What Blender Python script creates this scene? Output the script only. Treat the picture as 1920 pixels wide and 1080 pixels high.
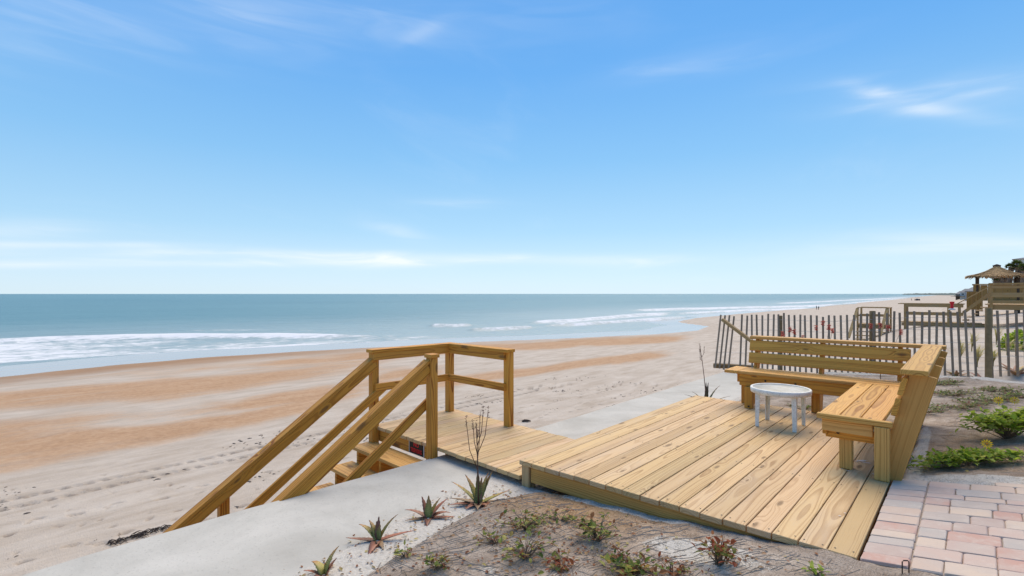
import bpy, math, random
import numpy as np
from mathutils import Matrix, Vector

# ------------------------------------------------------------------ camera, sky, sun
for o in list(bpy.data.objects):
    bpy.data.objects.remove(o)
scene = bpy.context.scene
col = scene.collection
# world axes: +Y runs along the shore away from the camera, -X points out to sea, z=0 is the big deck's top
F, YAW, CX, CY, CH = 951.0, 0.73535, 2.896, -3.2936, 1.4336     # solved from the deck boards (px of a 1920 wide photo)
HOR = 551.0
SN, CS = math.sin(YAW), math.cos(YAW)
cam_d = bpy.data.cameras.new('camera'); cam = bpy.data.objects.new('camera', cam_d); col.objects.link(cam)
cam.location = (CX, CY, CH); cam.rotation_euler = (math.radians(90), 0, YAW)
cam_d.sensor_width = 36; cam_d.lens = F / 1920 * 36; cam_d.shift_y = (HOR - 540) / 1920
cam_d.clip_start = .05; cam_d.clip_end = 80000
scene.camera = cam
scene.view_settings.view_transform = 'Standard'; scene.view_settings.look = 'None'
scene.view_settings.exposure = 0.12; scene.view_settings.gamma = 1
scene.render.engine = 'CYCLES'
scene.cycles.max_bounces = 6; scene.cycles.use_denoising = True

SUN_EL, SUN_AZ = math.radians(56), math.radians(-24)   # azimuth measured from +Y towards +X
sun_dir = Vector((math.sin(SUN_AZ) * math.cos(SUN_EL), math.cos(SUN_AZ) * math.cos(SUN_EL), math.sin(SUN_EL)))
sd = bpy.data.lights.new('sun', 'SUN'); sd.energy = 3.9; sd.angle = math.radians(60); sd.color = (1, .835, .61)
so = bpy.data.objects.new('sun', sd); col.objects.link(so)
so.rotation_euler = (-sun_dir).to_track_quat('-Z', 'Y').to_euler(); so.location = (0, 0, 30)


class NT:
    """tiny node-graph builder"""
    def __init__(s, tree): s.t = tree; s.n = tree.nodes; s.l = tree.links
    def new(s, typ, **kw):
        n = s.n.new(typ)
        for k, v in kw.items(): setattr(n, k, v)
        return n
    def put(s, sock, v):
        if hasattr(v, 'is_output'): s.l.new(v, sock)
        else: sock.default_value = v
    def math(s, op, a, b=None, c=None, clamp=False):
        n = s.new('ShaderNodeMath', operation=op); n.use_clamp = clamp
        s.put(n.inputs[0], a)
        if b is not None: s.put(n.inputs[1], b)
        if c is not None: s.put(n.inputs[2], c)
        return n.outputs[0]
    def vmath(s, op, a, b=None):
        n = s.new('ShaderNodeVectorMath', operation=op); s.put(n.inputs[0], a)
        if b is not None: s.put(n.inputs[1], b)
        return n.outputs[1] if op in ('LENGTH', 'DISTANCE', 'DOT_PRODUCT') else n.outputs[0]
    def sep(s, v):
        n = s.new('ShaderNodeSeparateXYZ'); s.put(n.inputs[0], v); return n.outputs
    def comb(s, x, y, z):
        n = s.new('ShaderNodeCombineXYZ')
        for i, v in enumerate((x, y, z)): s.put(n.inputs[i], v)
        return n.outputs[0]
    def noise(s, v, scale=1, detail=4, rough=.5, dist=0):
        n = s.new('ShaderNodeTexNoise'); s.put(n.inputs['Vector'], v); s.put(n.inputs['Scale'], scale)
        n.inputs['Detail'].default_value = detail; n.inputs['Roughness'].default_value = rough
        n.inputs['Distortion'].default_value = dist
        return n.outputs['Fac']
    def voro(s, v, scale=1, feature='F1', rand=1):
        n = s.new('ShaderNodeTexVoronoi', feature=feature); s.put(n.inputs['Vector'], v)
        n.inputs['Scale'].default_value = scale; n.inputs['Randomness'].default_value = rand
        return n.outputs
    def ramp(s, f, stops, interp='LINEAR'):
        n = s.new('ShaderNodeValToRGB'); n.color_ramp.interpolation = interp
        e = n.color_ramp.elements
        while len(e) < len(stops): e.new(.5)
        for i, (p, c) in enumerate(stops):
            e[i].position = p; e[i].color = (*c, 1) if len(c) == 3 else c
        s.put(n.inputs[0], f); return n.outputs[0]
    def step(s, f, a, b):
        n = s.new('ShaderNodeMapRange', interpolation_type='SMOOTHSTEP'); s.put(n.inputs[0], f)
        s.put(n.inputs[1], a); s.put(n.inputs[2], b); return n.outputs[0]
    def mix(s, f, a, b, mode='MIX'):
        n = s.new('ShaderNodeMix', data_type='RGBA', blend_type=mode)
        s.put(n.inputs[0], f)
        for i, v in ((6, a), (7, b)):
            s.put(n.inputs[i], (*v, 1) if isinstance(v, tuple) and len(v) == 3 else v)
        return n.outputs[2]
    def attr(s, name):
        return s.new('ShaderNodeAttribute', attribute_name=name).outputs['Fac']
    def bump(s, h, strength=.3, dist=.01):
        n = s.new('ShaderNodeBump'); s.put(n.inputs['Height'], h); s.put(n.inputs['Strength'], strength)
        n.inputs['Distance'].default_value = dist; return n.outputs[0]


world = bpy.data.worlds.new('World'); scene.world = world; world.use_nodes = True
w = NT(world.node_tree); w.n.clear()
sky = w.new('ShaderNodeTexSky', sky_type='NISHITA'); sky.sun_disc = False
sky.sun_elevation = SUN_EL; sky.sun_rotation = SUN_AZ; sky.air_density = 1.0; sky.dust_density = .6; sky.ozone_density = 2.0
tc = w.new('ShaderNodeTexCoord').outputs['Generated']
dirn = w.vmath('NORMALIZE', tc)
sx, sy, sz = w.sep(dirn)
# the sky model's brightness carried by the clear coastal blue of the photograph, the same all round the compass
grad = w.ramp(w.math('MAXIMUM', sz, 0.0), [(0, (.72, .87, .95)), (.05, (.60, .81, .96)), (.12, (.43, .71, .96)), (.25, (.27, .58, .95)), (.40, (.165, .46, .93)), (.60, (.11, .37, .86)), (1, (.08, .27, .70))])
lum = w.new('ShaderNodeRGBToBW'); w.l.new(sky.outputs[0], lum.inputs[0])
lk = w.math('ADD', w.math('MULTIPLY', w.math('MINIMUM', lum.outputs[0], 8.0), .25), 8.0)
skyc = w.mix(1, grad, w.comb(lk, lk, lk), 'MULTIPLY')
# cirrus sheet: directions dropped on a high plane, streaked by stretched noise
den = w.math('ADD', w.math('MAXIMUM', sz, 0.0), .10)
pu, pv = w.math('DIVIDE', sx, den), w.math('DIVIDE', sy, den)
a_ = math.radians(20)
qu = w.math('ADD', w.math('MULTIPLY', pu, math.cos(a_)), w.math('MULTIPLY', pv, math.sin(a_)))
qv = w.math('SUBTRACT', w.math('MULTIPLY', pv, math.cos(a_)), w.math('MULTIPLY', pu, math.sin(a_)))
st = w.noise(w.comb(w.math('MULTIPLY', qu, 2.2), w.math('MULTIPLY', qv, .8), 3.1), 1.0, 7, .6, .8)
big = w.noise(w.comb(qu, qv, 7.7), .55, 3, .5)
cir = w.math('MULTIPLY', w.step(st, .5, .8), w.step(big, .47, .7))


def pxdir(x, y):
    r, u = (x - 960) / F, (HOR - y) / F
    return Vector((CS * r - SN, SN * r + CS, u)).normalized()


def blob(x, y, ax, ay, tilt=0):
    """soft patch of sky round one direction, ax/ay in radians, where a wisp of cloud stands"""
    d = pxdir(x, y); right = Vector((CS, SN, 0)); up = d.cross(right).normalized() * -1
    if up.z < 0: up = -up
    r2 = right * math.cos(tilt) + up * math.sin(tilt); u2 = up * math.cos(tilt) - right * math.sin(tilt)
    e1 = w.math('DIVIDE', w.math('SUBTRACT', w.vmath('DOT_PRODUCT', dirn, tuple(r2)), d.dot(r2)), ax)
    e2 = w.math('DIVIDE', w.math('SUBTRACT', w.vmath('DOT_PRODUCT', dirn, tuple(u2)), d.dot(u2)), ay)
    q = w.math('ADD', w.math('POWER', e1, 2.0), w.math('POWER', e2, 2.0))
    return w.math('EXPONENT', w.math('MULTIPLY', q, -1.0))


fine = w.noise(w.comb(w.math('MULTIPLY', w.math('ADD', w.math('MULTIPLY', sx, CS), w.math('MULTIPLY', sy, SN)), 5.0),
                      w.math('MULTIPLY', sz, 30.0), w.math('MULTIPLY', sx, 2.0)), 1.0, 5, .5, .8)
fine = w.step(fine, .36, .74)
tot = w.math('MULTIPLY', cir, .09)
for (x, y, ax, ay, tl, k) in ((1640, 172, .035, .010, -.30, .5), (1720, 200, .07, .010, -.25, .33), (1680, 205, .05, .008, -.05, .3), (1860, 160, .12, .014, .25, .35), (1740, 175, .14, .04, 0, .14), (330, 25, .50, .06, 0, .3), (800, 55, .06, .012, .45, .16),
                              (40, 430, .05, .014, 0, .75), (560, 478, .34, .009, -.015, .8), (720, 490, .14, .014, 0, .55), (960, 487, .30, .009, 0, .75), (1140, 492, .10, .012, 0, .6), (250, 494, .36, .006, 0, .9), (120, 459, .1, .005, 0, .8),
                              (740, 432, .06, .014, -.25, .3), (1800, 462, .16, .028, .08, .6), (850, 380, .09, .01, 0, .25), (1300, 115, .14, .02, .2, .3)):
    tot = w.math('ADD', tot, w.math('MULTIPLY', w.math('MULTIPLY', blob(x, y, ax, ay, tl), w.math('ADD', w.math('MULTIPLY', fine, .7), .3)), k))
tot = w.math('MULTIPLY', w.math('MINIMUM', tot, 1.0), .8)
skyc = w.mix(tot, skyc, (9.2, 9.6, 9.9))
bg = w.new('ShaderNodeBackground'); w.l.new(skyc, bg.inputs[0]); bg.inputs[1].default_value = .10
wo = w.new('ShaderNodeOutputWorld'); w.l.new(bg.outputs[0], wo.inputs[0])

# ------------------------------------------------------------------ helpers
WM = {}
RNG = random.Random(7)


def unproj(x, y, z):
    d = F * (CH - z) / (y - HOR); r = (x - 960) / F * d
    return Vector((CX + CS * r - SN * d, CY + SN * r + CS * d, z))


def at_depth(x, d, z=0):
    r = (x - 960) / F * d
    return Vector((CX + CS * r - SN * d, CY + SN * r + CS * d, z))


def z_at(y, d): return CH - (y - HOR) * d / F


def link(o, parent=None, M=None):
    col.objects.link(o)
    M = M or Matrix()
    if parent is not None:
        o.parent = parent; o.matrix_basis = WM[parent.name].inverted() @ M
    else: o.matrix_basis = M
    WM[o.name] = M
    return o


def tag(o, label=None, cat=None, group=None, kind=None):
    for k, v in (('label', label), ('category', cat), ('group', group), ('kind', kind)):
        if v: o[k] = v
    return o


def thing(name, label, cat, loc=(0, 0, 0), group=None, M=None):
    o = bpy.data.objects.new(name, None); o.empty_display_size = .1
    link(o, None, M or Matrix.Translation(loc)); return tag(o, label, cat, group)


def mesh(name, verts, faces, mat, smooth=False, attrs=None):
    me = bpy.data.meshes.new(name)
    me.from_pydata([tuple(v) for v in verts], [], [tuple(f) for f in faces])
    if smooth: me.polygons.foreach_set('use_smooth', [True] * len(me.polygons))
    for k, vals in (attrs or {}).items():
        a = me.attributes.new(k, 'FLOAT', 'POINT'); a.data.foreach_set('value', np.asarray(vals, 'f'))
    if mat: me.materials.append(mat)
    me.update(); return me


def add(name, me, parent=None, M=None): return link(bpy.data.objects.new(name, me), parent, M)


_boxes = {}


def box_mesh(L, W, T, mat, bev=.003):
    key = (round(L, 4), round(W, 4), round(T, 4), mat.name, bev)
    if key in _boxes: return _boxes[key]
    v = []; f = []
    # bevelled box: three rings per corner
    for sx_ in (-1, 1):
        for sy_ in (-1, 1):
            for sz_ in (-1, 1):
                x, y, z = sx_ * L / 2, sy_ * W / 2, sz_ * T / 2
                v += [(x, y - sy_ * bev, z - sz_ * bev), (x - sx_ * bev, y, z - sz_ * bev), (x - sx_ * bev, y - sy_ * bev, z)]
    def c(i, j, k): return ((i * 2 + j) * 2 + k) * 3
    for i in (0, 1):
        f.append([c(i, 0, 0), c(i, 1, 0), c(i, 1, 1), c(i, 0, 1)][::(1 if i else -1)])
        f.append([c(0, i, 0) + 1, c(1, i, 0) + 1, c(1, i, 1) + 1, c(0, i, 1) + 1][::(-1 if i else 1)])
        f.append([c(0, 0, i) + 2, c(1, 0, i) + 2, c(1, 1, i) + 2, c(0, 1, i) + 2][::(1 if i else -1)])
    for i in (0, 1):
        for j in (0, 1):
            f.append([c(i, j, 0), c(i, j, 0) + 1, c(i, j, 1) + 1, c(i, j, 1)])
            f.append([c(i, 0, j), c(i, 0, j) + 2, c(i, 1, j) + 2, c(i, 1, j)])
            f.append([c(0, i, j) + 1, c(0, i, j) + 2, c(1, i, j) + 2, c(1, i, j) + 1])
            for k in (0, 1): f.append([c(i, j, k), c(i, j, k) + 1, c(i, j, k) + 2])
    me = mesh('board', v, f, mat)
    import bmesh
    bm = bmesh.new(); bm.from_mesh(me); bmesh.ops.recalc_face_normals(bm, faces=bm.faces); bm.to_mesh(me); bm.free()
    _boxes[key] = me
    return me


def board(name, parent, a, b, W, T, mat, n=(0, 0, 1), bev=.003):
    """a timber from a to b (axis through its middle), W across, T along the normal n"""
    a, b, n = Vector(a), Vector(b), Vector(n)
    x = (b - a).normalized(); y = n.cross(x).normalized(); z = x.cross(y)
    M = Matrix(((x.x, y.x, z.x), (x.y, y.y, z.y), (x.z, y.z, z.z))).to_4x4(); M.translation = (a + b) / 2
    return add(name, box_mesh((b - a).length, W, T, mat, bev), parent, M)


def post(name, parent, x, y, z0, z1, mat, w=.089, ang=0):
    n = (math.cos(ang), math.sin(ang), 0)
    return board(name, parent, (x, y, z0), (x, y, z1), w, w, mat, n, .005)


def tube(pts, radii, sides=6, cap=True):
    """verts, faces of a tapered tube along pts"""
    V, Fc = [], []; n = len(pts); pts = [Vector(p) for p in pts]
    if not hasattr(radii, '__len__'): radii = [radii] * n
    for i, p in enumerate(pts):
        t = (pts[min(i + 1, n - 1)] - pts[max(i - 1, 0)]).normalized()
        u = t.cross(Vector((0, 0, 1)) if abs(t.z) < .9 else Vector((1, 0, 0))).normalized(); v = t.cross(u)
        for k in range(sides):
            a = 2 * math.pi * k / sides
            V.append(p + (u * math.cos(a) + v * math.sin(a)) * radii[i])
    for i in range(n - 1):
        for k in range(sides):
            k2 = (k + 1) % sides
            Fc.append((i * sides + k, i * sides + k2, (i + 1) * sides + k2, (i + 1) * sides + k))
    if cap: Fc += [tuple(range(sides))[::-1], tuple(range((n - 1) * sides, n * sides))]
    return V, Fc


def join(parts):
    V, Fc = [], []
    for v, f in parts:
        o = len(V); V += list(v); Fc += [tuple(i + o for i in q) for q in f]
    return V, Fc


def vnoise(x, y, seed=0):
    x = np.asarray(x, float); y = np.asarray(y, float)
    xi, yi = np.floor(x).astype(np.int64), np.floor(y).astype(np.int64); xf, yf = x - xi, y - yi
    def h(i, j):
        k = (i * 374761393 + j * 668265263 + seed * 144665) & 0x7fffffff
        k = ((k ^ (k >> 13)) * 1274126177) & 0x7fffffff
        return ((k ^ (k >> 16)) & 0xffff) / 65535.0
    u, v = xf * xf * (3 - 2 * xf), yf * yf * (3 - 2 * yf)
    return (h(xi, yi) * (1 - u) + h(xi + 1, yi) * u) * (1 - v) + (h(xi, yi + 1) * (1 - u) + h(xi + 1, yi + 1) * u) * v - .5


def fbm(x, y, o=4, seed=0):
    s = 0; a = 1
    for i in range(o): s = s + a * vnoise(np.asarray(x) * 2 ** i + 17.3 * i, np.asarray(y) * 2 ** i + 9.1 * i, seed + i); a *= .5
    return s


def smooth(a, b, x):
    t = np.clip((np.asarray(x, float) - a) / (b - a), 0, 1); return t * t * (3 - 2 * t)


# ------------------------------------------------------------------ materials
def material(name, rough=.7, spec=.3):
    m = bpy.data.materials.new(name); m.use_nodes = True; t = NT(m.node_tree)
    b = m.node_tree.nodes['Principled BSDF']; b.inputs['Roughness'].default_value = rough
    b.inputs['Specular IOR Level'].default_value = spec
    return m, t, b


def plain(name, c, rough=.7, var=.25, scale=20, spec=.3):
    m, t, b = material(name, rough, spec)
    tcn = t.new('ShaderNodeTexCoord').outputs['Object']; oi = t.new('ShaderNodeObjectInfo').outputs['Random']
    f = t.noise(tcn, scale, 5, .6)
    k = t.math('ADD', t.math('MULTIPLY', f, var * 2), 1 - var)
    k = t.math('MULTIPLY', k, t.math('ADD', t.math('MULTIPLY', oi, .3), .85))
    t.put(b.inputs['Base Color'], t.mix(1, c, t.comb(k, k, k), 'MULTIPLY'))
    t.put(b.inputs['Normal'], t.bump(f, .3, .01))
    return m


def wood(name, early, late, grey=(.5, .45, .38), greyk=.25, contrast=1.0, knots=1.0):
    """flat-sawn pine: growth rings round a pith that lies off the board, with knots"""
    m, t, b = material(name, .62, .25)
    tcn = t.new('ShaderNodeTexCoord').outputs['Object']; r = t.new('ShaderNodeObjectInfo').outputs['Random']
    x, y, z = t.sep(tcn)
    r2 = t.math('FRACT', t.math('MULTIPLY', r, 17.31)); r3 = t.math('FRACT', t.math('MULTIPLY', r, 71.7)); r4 = t.math('FRACT', t.math('MULTIPLY', r, 233.1))
    xo = t.math('ADD', x, t.math('MULTIPLY', r, 60.0))
    # knots
    kv = t.comb(t.math('MULTIPLY', xo, 2.1), t.math('ADD', t.math('MULTIPLY', y, 7.0), t.math('MULTIPLY', r2, 9.0)), t.math('MULTIPLY', r3, 9.0))
    n = t.new('ShaderNodeTexVoronoi', feature='F1', voronoi_dimensions='2D'); t.put(n.inputs['Vector'], kv); n.inputs['Scale'].default_value = 1
    kd, kc = n.outputs['Distance'], t.sep(n.outputs['Color'])[0]
    keep = t.math('GREATER_THAN', kc, .74)
    near = t.math('MULTIPLY', t.math('EXPONENT', t.math('MULTIPLY', t.math('POWER', kd, 2.0), -26.0)), keep)
    ks = t.math('ADD', t.math('MULTIPLY', t.math('FRACT', t.math('MULTIPLY', kc, 37.0)), .9), .55)
    wv = t.comb(t.math('MULTIPLY', xo, .55), t.math('MULTIPLY', y, 4.0), t.math('MULTIPLY', z, 4.0))
    nz = t.math('SUBTRACT', t.noise(wv, 1, 3, .55), .5)
    nz2 = t.math('SUBTRACT', t.noise(t.comb(t.math('MULTIPLY', xo, .8), t.math('ADD', t.math('MULTIPLY', y, 2.0), 31.0), z), 1, 2, .45), .5)
    py = t.math('ADD', t.math('ADD', y, t.math('MULTIPLY', t.math('SUBTRACT', r2, .5), .14)), t.math('MULTIPLY', nz, .07))
    pz = t.math('ADD', t.math('ADD', z, t.math('ADD', t.math('MULTIPLY', r3, .06), .035)), t.math('MULTIPLY', nz2, .075))
    rad = t.math('SQRT', t.math('ADD', t.math('MULTIPLY', py, py), t.math('MULTIPLY', pz, pz)))
    rad = t.math('ADD', rad, t.math('MULTIPLY', near, .022))
    ph = t.math('ADD', t.math('MULTIPLY', rad, 78.0), t.math('MULTIPLY', t.noise(t.comb(t.math('MULTIPLY', rad, 30.0), t.math('MULTIPLY', r, 50.0), 0.0), 1, 2, .5), 5.0))
    saw = t.math('FRACT', ph)
    amp = t.noise(t.comb(t.math('MULTIPLY', rad, 55.0), t.math('MULTIPLY', r, 90.0), t.math('MULTIPLY', xo, .4)), 1, 2, .5)
    ring = t.math('MULTIPLY', t.math('MULTIPLY', t.step(saw, .4, .9), t.math('SUBTRACT', 1.0, t.step(saw, .9, 1.0))), t.math('ADD', t.math('MULTIPLY', t.step(amp, .3, .7), .75), .5))
    fib = t.noise(t.comb(t.math('MULTIPLY', xo, 4.0), t.math('MULTIPLY', y, 160.0), t.math('MULTIPLY', z, 160.0)), 1, 3, .6)
    patch = t.noise(t.comb(t.math('MULTIPLY', xo, 1.1), t.math('MULTIPLY', y, 6.0), t.math('ADD', z, t.math('MULTIPLY', r, 9.0))), 1, 4, .6)
    f = t.math('MULTIPLY', ring, .62 * contrast); f = t.math('ADD', f, t.math('MULTIPLY', t.math('SUBTRACT', fib, .5), .75), clamp=True)
    c = t.mix(f, early, late)
    c = t.mix(t.math('MULTIPLY', t.step(patch, .45, .75), greyk), c, grey)
    k = t.math('ADD', t.math('MULTIPLY', r4, .24), .87); c = t.mix(1, c, t.comb(k, t.math('MULTIPLY', k, t.math('ADD', t.math('MULTIPLY', r2, .05), .97)), t.math('MULTIPLY', k, t.math('ADD', t.math('MULTIPLY', r3, .16), .92))), 'MULTIPLY')
    kn = t.math('MULTIPLY', t.math('SUBTRACT', 1.0, t.step(t.math('DIVIDE', kd, ks), .05, .15)), keep)
    c = t.mix(t.math('MULTIPLY', kn, .72 * knots), c, (.13, .065, .025))
    dent = t.math('GREATER_THAN', t.noise(t.comb(t.math('MULTIPLY', xo, 9.0), t.math('MULTIPLY', y, 60.0), z), 1, 2, .5), .78)
    c = t.mix(t.math('MULTIPLY', dent, .5), c, (.14, .08, .03))
    t.put(b.inputs['Base Color'], c)
    t.put(b.inputs['Normal'], t.bump(t.math('ADD', fib, t.math('MULTIPLY', ring, .6)), .22, .004))
    return m


M_deck = wood('pine_deck', (.60, .41, .20), (.30, .155, .055), (.52, .39, .25), .5, 1.0)
M_rail = wood('pine_rail', (.62, .285, .042), (.23, .06, .005), (.52, .255, .055), .35, 1.2)
M_bench = wood('pine_bench', (.64, .36, .10), (.28, .11, .016), (.54, .315, .11), .35, 1.25)
M_slatw = wood('back_slat_wood', (.66, .35, .066), (.25, .08, .009), (.55, .30, .08), .3, 1.3)
M_cedar = wood('smooth_back_board', (.60, .315, .085), (.42, .185, .038), (.56, .31, .10), .4, .7, .6)
M_old = wood('weathered_timber', (.38, .24, .10), (.21, .115, .04), (.36, .28, .17), .5, .7)
M_slat = plain('grey_fence_slat', (.25, .19, .14), .9, .35, 30)
M_oldpost = plain('old_post', (.22, .15, .075), .9, .4, 14)
M_wire = plain('wire', (.35, .34, .33), .5, .1)
M_dark = plain('rusty_iron', (.05, .03, .022), .6, .3, 60)
M_bolt = plain('bolt_hole', (.03, .02, .012), .6, .2)
M_screw = plain('screw_head', (.10, .07, .04), .5, .2)


def concrete():
    m, t, b = material('concrete', .85, .2)
    p = t.new('ShaderNodeTexCoord').outputs['Object']
    a = t.noise(p, 1.3, 6, .62, .6); f = t.noise(p, 60, 4, .6); g = t.noise(p, 7, 5, .6)
    c = t.ramp(a, [(.3, (.42, .395, .34)), (.5, (.50, .475, .415)), (.7, (.575, .545, .48))])
    c = t.mix(t.math('MULTIPLY', t.step(g, .5, .75), .25), c, (.38, .365, .32))
    c = t.mix(t.math('MULTIPLY', t.step(f, .58, .68), .45), c, (.32, .30, .26))
    t.put(b.inputs['Base Color'], c)
    t.put(b.inputs['Normal'], t.bump(t.math('ADD', f, t.math('MULTIPLY', g, 1.5)), .25, .006))
    return m


M_conc = concrete()


def ground_mat():
    m, t, b = material('sandy_soil', .95, .1)
    p = t.new('ShaderNodeTexCoord').outputs['Object']; x, y, z = t.sep(p)
    sand, tan = t.attr('sand'), t.attr('tan')
    n1 = t.noise(p, 3.0, 6, .65); n2 = t.noise(p, 45, 5, .65); n3 = t.noise(p, 220, 3, .6)
    # erosion netting: two sets of thin threads that wander with the ground
    wx = t.math('ADD', x, t.math('MULTIPLY', t.math('SUBTRACT', t.noise(p, 4, 4, .6), .5), .30))
    wy = t.math('ADD', y, t.math('MULTIPLY', t.math('SUBTRACT', t.noise(t.vmath('ADD', p, (5, 9, 0)), 4, 4, .6), .5), .30))
    th1 = t.math('ABSOLUTE', t.math('SUBTRACT', t.math('FRACT', t.math('MULTIPLY', wx, 52.0)), .5))
    th2 = t.math('ABSOLUTE', t.math('SUBTRACT', t.math('FRACT', t.math('MULTIPLY', wy, 30.0)), .5))
    thr = t.math('MAXIMUM', t.math('SUBTRACT', 1.0, t.step(th1, .05, .17)), t.math('MULTIPLY', t.math('SUBTRACT', 1.0, t.step(th2, .02, .09)), .7))
    thr = t.math('MULTIPLY', thr, t.step(t.noise(p, 14, 4, .7), .35, .6))
    # fibres and straw
    fb = t.noise(t.comb(t.math('MULTIPLY', wx, 150.0), t.math('MULTIPLY', wy, 30.0), z), 1, 4, .7, 1.5)
    fb2 = t.noise(t.comb(t.math('MULTIPLY', wx, 26.0), t.math('MULTIPLY', wy, 120.0), z), 1, 4, .7, 1.5)
    dirt = t.ramp(n1, [(.32, (.19, .145, .105)), (.5, (.33, .265, .21)), (.70, (.50, .43, .355))])
    dirt = t.mix(t.math('MULTIPLY', t.step(fb, .5, .7), .6), dirt, (.58, .51, .43))
    dirt = t.mix(t.math('MULTIPLY', t.step(fb2, .5, .75), .4), dirt, (.17, .13, .095))
    tanc = t.mix(t.step(fb, .4, .62), (.27, .16, .08), (.48, .33, .19))
    c = t.mix(tan, dirt, tanc)
    white = t.ramp(n2, [(.3, (.42, .39, .335)), (.5, (.55, .51, .445)), (.7, (.62, .58, .51))])
    white = t.mix(t.math('MULTIPLY', t.step(n3, .62, .7), .5), white, (.22, .20, .17))
    edge = t.math('ADD', sand, t.math('MULTIPLY', t.math('SUBTRACT', t.noise(p, 16, 5, .7), .5), .7))
    sm = t.step(edge, .42, .6)
    net = t.math('MULTIPLY', thr, t.math('SUBTRACT', 1.0, t.step(sand, .8, .95)))
    c = t.mix(sm, c, white)
    c = t.mix(t.math('MULTIPLY', net, .35), c, (.14, .105, .075))
    t.put(b.inputs['Base Color'], c)
    h = t.math('ADD', t.math('ADD', t.math('MULTIPLY', n2, 1.2), t.math('MULTIPLY', fb, .5)), t.math('ADD', t.math('MULTIPLY', net, .8), t.math('MULTIPLY', n3, .3)))
    t.put(b.inputs['Normal'], t.bump(h, .6, .012))
    return m


M_ground = ground_mat()


def beach_mat():
    m, t, b = material('beach_sand', .9, .15)
    p = t.new('ShaderNodeTexCoord').outputs['Object']; x, y, z = t.sep(p)
    og, wet, grey = t.attr('orange'), t.attr('wet'), t.attr('grey')
    s1 = t.noise(t.comb(t.math('MULTIPLY', x, .30), t.math('MULTIPLY', y, .09), 0.0), 1, 6, .62, 1.2)
    s2 = t.noise(t.comb(t.math('MULTIPLY', x, 1.6), t.math('MULTIPLY', y, .45), 4.0), 1, 6, .65, .6)
    s3 = t.noise(p, 5, 6, .7); s4 = t.noise(p, 40, 4, .7)
    dry = t.ramp(s2, [(.3, (.41, .335, .26)), (.5, (.50, .425, .345)), (.72, (.58, .51, .43))])
    sp = t.math('MULTIPLY', t.step(s3, .60, .74), t.step(t.noise(p, .5, 3, .5), .42, .62))
    dry = t.mix(t.math('MULTIPLY', sp, .5), dry, (.33, .28, .235))
    orc = t.ramp(t.math('ADD', t.math('MULTIPLY', s3, .5), t.math('MULTIPLY', s2, .5)), [(.3, (.34, .195, .105)), (.5, (.46, .29, .17)), (.72, (.55, .39, .26))])
    e = t.math('ADD', og, t.math('ADD', t.math('MULTIPLY', t.math('SUBTRACT', s1, .5), 1.2), t.math('MULTIPLY', t.math('SUBTRACT', s2, .5), .9)))
    c = t.mix(t.step(e, .15, .85), dry, orc)
    c = t.mix(t.step(t.math('ADD', grey, t.math('MULTIPLY', t.math('SUBTRACT', s1, .5), 1.4)), .4, .95), c, (.42, .36, .295))
    c = t.mix(t.math('MULTIPLY', t.attr('damp'), t.math('ADD', t.math('MULTIPLY', s1, .8), .25)), c, (.30, .185, .11))
    c = t.mix(t.math('MULTIPLY', t.attr('dent_shade'), .85), c, (.20, .165, .135))  # shade of the footprint and wheel-track dents, painted into the sand colour
    wf = t.step(t.math('ADD', wet, t.math('MULTIPLY', t.math('SUBTRACT', s1, .5), .12)), .35, .6)
    c = t.mix(wf, c, (.40, .345, .31))
    c = t.mix(t.math('MULTIPLY', t.step(s4, .66, .74), t.math('MULTIPLY', t.math('SUBTRACT', 1.0, wf), .3)), c, (.28, .24, .21))
    t.put(b.inputs['Base Color'], c)
    t.put(b.inputs['Roughness'], t.math('SUBTRACT', .92, t.math('MULTIPLY', wf, .76)))
    t.put(b.inputs['Specular IOR Level'], t.math('ADD', .12, t.math('MULTIPLY', wf, .33)))
    hh = t.math('ADD', t.math('MULTIPLY', s3, 2.0), s4)
    t.put(b.inputs['Normal'], t.bump(hh, t.math('MULTIPLY', t.math('SUBTRACT', 1.0, wf), .5), .03))
    return m


M_beach = beach_mat()


def sea_mat():
    m, t, b = material('sea_water', .22, .5)
    p = t.new('ShaderNodeTexCoord').outputs['Object']; x, y, z = t.sep(p)
    foam, shal = t.attr('foam'), t.attr('shallow')
    n1 = t.math('ADD', t.math('MULTIPLY', t.noise(p, .75, 5, .7, .6), .55), t.math('MULTIPLY', t.noise(t.comb(t.math('MULTIPLY', x, .30), t.math('MULTIPLY', y, .10), 0.0), 1, 5, .65, .8), .45))
    n2 = t.noise(t.comb(t.math('MULTIPLY', x, .05), t.math('MULTIPLY', y, .012), 2.0), 1, 5, .6)
    n3 = t.noise(t.comb(t.math('MULTIPLY', x, .012), t.math('MULTIPLY', y, .004), 9.0), 1, 4, .6)
    deep = t.ramp(t.math('ADD', t.math('MULTIPLY', n3, .6), t.math('MULTIPLY', n2, .4)), [(.3, (.055, .16, .18)), (.7, (.10, .225, .235))])
    c = t.mix(shal, deep, (.30, .37, .36))
    f = t.math('ADD', foam, t.math('MULTIPLY', t.math('SUBTRACT', n1, .5), 1.9))
    f = t.math('MULTIPLY', t.step(f, .38, .85), t.step(foam, .02, .2))
    c = t.mix(f, c, (.72, .73, .74))
    t.put(b.inputs['Base Color'], c)
    t.put(b.inputs['Roughness'], t.math('ADD', .30, t.math('MULTIPLY', f, .6)))
    t.put(b.inputs['IOR'], 1.33)
    t.put(b.inputs['Specular IOR Level'], t.math('SUBTRACT', .42, t.math('MULTIPLY', f, .3)))
    w1 = t.noise(t.comb(t.math('MULTIPLY', x, .35), t.math('MULTIPLY', y, .12), 1.0), 1, 6, .6)
    t.put(b.inputs['Normal'], t.bump(w1, .8, .9))
    return m


M_sea = sea_mat()

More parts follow.
